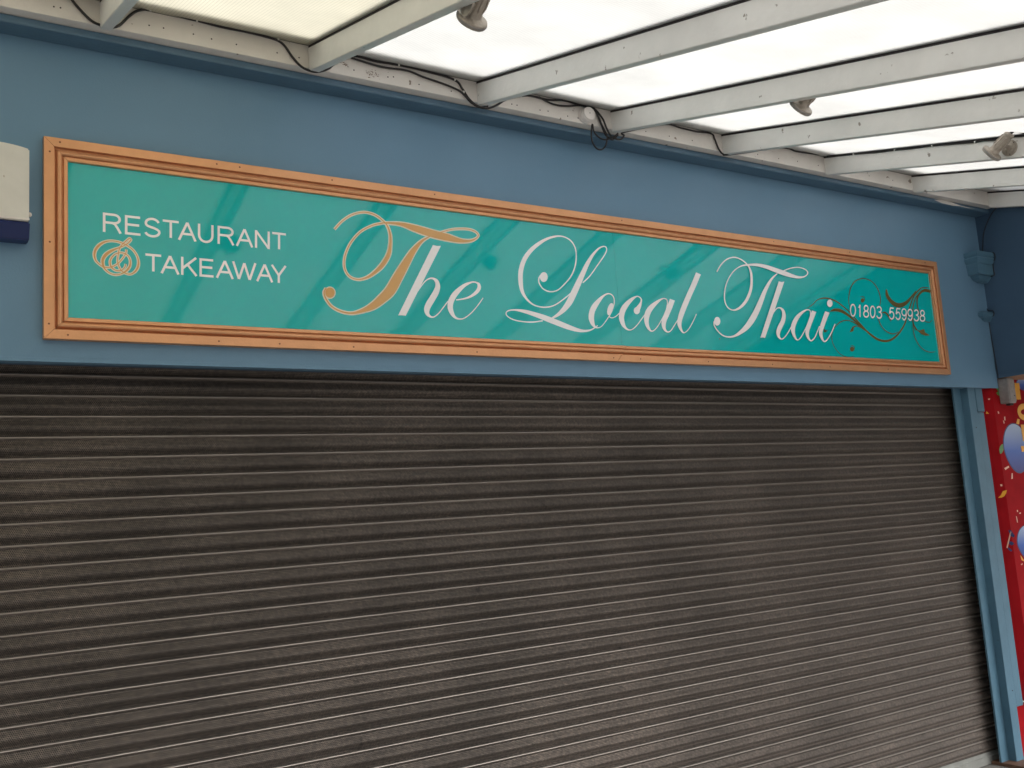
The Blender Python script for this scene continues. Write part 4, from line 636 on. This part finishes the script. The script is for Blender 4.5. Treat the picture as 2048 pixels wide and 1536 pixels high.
slab('cover', out, -.092, -.003, M_alarm, al, .004)
box('cover_lip', ax0-.001, ax1+.001, -.0945, -.0925, 2.845, 2.852, M_bwhite, al, .0005)
bm = bmesh.new(); box_bm(bm, ax0, ax1+.003, -.090, -.003, 2.782, 2.8405)
for v in bm.verts:
    if v.co.z < 2.80 and v.co.y < -.05: v.co.y += .030
bmesh.ops.bevel(bm, geom=list(bm.edges), offset=.004, segments=2, affect='EDGES')
from_bm('blue_base', bm, M_alblue, al)
V, F = lathe([(.0015, 0), (.006, .001), (.0085, .005), (.008, .009), (.005, .012), (.001, .013)], 16)
mesh_obj('side_knob', orient(V, (ax1-.001, -.055, 2.878), (1, 0, 0)), F, M_bwhite, al, smooth=True)

# ================================================================== JUNCTION BOX, CABLES
jb = thing('junction_box', 'round white junction box screwed to the wall plate with black cables looping from it', 'junction box')
jx, jz = 1.806, 3.640
V, F = lathe([(.038, 0), (.038, .012), (.036, .0125), (.035, .030), (.0335, .032)], 40); mesh_obj('base_ring', orient(V, (jx-.003, -.1503, jz-.002), (0, -1, 0)), F, M_bwhite, jb)
V, F = lathe([(.0315, 0), (.0335, .003), (.0335, .007), (.031, .0085)], 40); mesh_obj('lid', orient(V, (jx, -.184, jz), (0, -1, 0)), F, M_bwhite, jb)
V, F = lathe([(.0035, 0), (.003, .001)], 12); mesh_obj('screw', orient(V, (jx+.001, -.1928, jz+.001), (0, -1, 0)), F, M_grey, jb)
def fix(pts, y=None): return [(p[0], y if y is not None else p[1], p[2]-corr(p[0])) for p in pts]
def cable(key, label, r=.0052, pts=None, group='black cables clipped to the canopy'):
    o = tube('cable', pts or fix(CAB[key]), r, M_cable); return tag(o, label, 'cable', group)
ca = cable('a', 'long black cable clipped along the top of the wall plate, dipping under four rafters')
cb = cable('b', 'second thinner black cable on the wall plate sagging between the second and third rafters', .0048)
cc = cable('c', 'black cable running right along the wall plate from the junction box', .0048)
cd = cable('d', 'black cable clipped along the top edge of the rafter with the right-hand spotlight', .0045, [tuple(p) for p in CAB['d']])
cable('loopa', 'long black cable loop hanging straight down below the round junction box', .0042)
cable('loopb', 'short shallow black cable swag from the round junction box towards the next rafter', .0042)
tag(tube('cable', CAB['corner'], .0038, M_ink), 'thin painted cable running down the corner round the moulded bracket', 'cable')
for i, p in enumerate(CLIPS):
    z = p[2]-corr(p[0]); o = None
    V, F = lathe([(.0062, -.0035), (.0062, .0035)], 12); V = orient(V, (p[0], -.1585, z), (1, 0, 0))
    o = mesh_obj('cable_clip', V, F, M_clip, cb if i in (3, 5, 7) else cc if i > 8 else ca)
for p in CLIPS2:
    V, F = lathe([(.0070, -.0035), (.0070, .0035)], 12); V = orient(V, (p[0]+.002, p[1], p[2]), (0, 1, .27))
    mesh_obj('cable_clip', V, F, M_clip, cd)

# ================================================================== SPOTLIGHTS
def spotlight(base, side, aim, label, arm, reach=.036):
    """base = centre of the round plate on a rafter face; side = +1/-1 the way that face looks along x"""
    t = thing('spotlight', label, 'spotlight', 'outdoor spotlights on the rafters', loc=base)
    b = Vector((0, 0, 0)); sx = Vector((side, 0, 0))
    def add(name, prof, org, dr, m=M_lamp, par=t, seg=28, up=Vector((0, 0, 1))):
        V, F = lathe(prof, seg); return mesh_obj(name, orient(V, org, dr, up), F, m, par, smooth=False)
    pl = add('base_plate', [(.0400, .0003), (.0400, .005), (.0375, .008), (.030, .009), (.028, .012), (.014, .016), (.012, .020)], b, sx)
    for k in range(3):
        a = k*2.094+.5; add('screw', [(.003, 0), (.0025, .0015)], b+sx*.0085+Vector((0, .033*math.cos(a), .033*math.sin(a))), sx, M_gasket, pl, 8)
    ax = Vector(aim).normalized()
    knuckle = b+sx*reach+Vector(arm)
    V, F = tube_vf(catmull([b+sx*.016, b+sx*.026+Vector(arm)*.3, knuckle], 5), .010, 12); mesh_obj('swivel_arm', V, F, M_lamp, t, smooth=True)
    add('knuckle', [(.004, -.014), (.0125, -.012), (.0135, 0), (.0125, .012), (.004, .014)], knuckle, Vector((0, 0, 1)).cross(ax))
    head_c = knuckle+sx*.012
    # lamp body: ribbed tapering barrel, flange and lens rim (axis points where the lamp shines)
    hd = add('lamp_head', [(.010, -.064), (.021, -.062), (.0235, -.056), (.0235, -.048), (.0225, -.046), (.0250, .036), (.0275, .044), (.036, .048), (.0460, .0505), (.0500, .052), (.0515, .055), (.0515, .066), (.0490, .070), (.0440, .0705), (.0430, .0600), (.001, .0600)], head_c, ax, seg=36)
    for k in range(8):
        a = k*math.pi/4+.2; V = [Vector(v) for v in ((.020, -.0028, -.044), (.0268, -.0022, -.036), (.0285, -.0022, .014), (.024, -.0028, .028), (.020, .0028, -.044), (.0268, .0022, -.036), (.0285, .0022, .014), (.024, .0028, .028))]
        V = [Vector((v.x*math.cos(a)-v.y*math.sin(a), v.x*math.sin(a)+v.y*math.cos(a), v.z)) for v in V]
        mesh_obj('cooling_fin', orient(V, head_c, ax), [(0, 1, 2, 3), (7, 6, 5, 4), (0, 4, 5, 1), (1, 5, 6, 2), (2, 6, 7, 3), (3, 7, 4, 0)], M_lamp, hd)
    add('rim_band', [(.0522, .0575), (.0530, .0590), (.0530, .0615), (.0522, .0630)], head_c, ax, M_grey, hd, 36)
    add('lens', [(.0425, .0605), (.030, .0645), (.012, .066)], head_c, ax, M_glass, hd)
    add('cable_gland', [(.009, .0), (.009, .012), (.0065, .014)], head_c-ax*.064, -ax, M_gasket, hd, 12)
    return t, head_c, ax
AIM = (-.04, .84, -.53)
spotlight((3.5775, -1.250, 3.343), -1, AIM, 'metal spotlight at the right edge, on the rafter face below a clipped cable', (0, .0, .012), .062)
spotlight((2.0125, -1.30, 3.320), 1, AIM, 'metal spotlight mostly hidden behind a rafter, its round rim peeping below', (0, 0, -.006))
spotlight((.4185, -1.365, 3.275), 1, (.0, .86, -.50), 'large-looking metal spotlight at the top edge of the view, beside the nearest long rafter', (0, .0, .012))
tag(tube('cable', [(3.50, -1.285, 3.385), (3.515, -1.31, 3.396), (3.545, -1.33, 3.388), (3.568, -1.36, 3.37)], .0042, M_cable), 'short black flex from the back of the right-hand spotlight up to the rafter', 'cable', 'black cables clipped to the canopy')
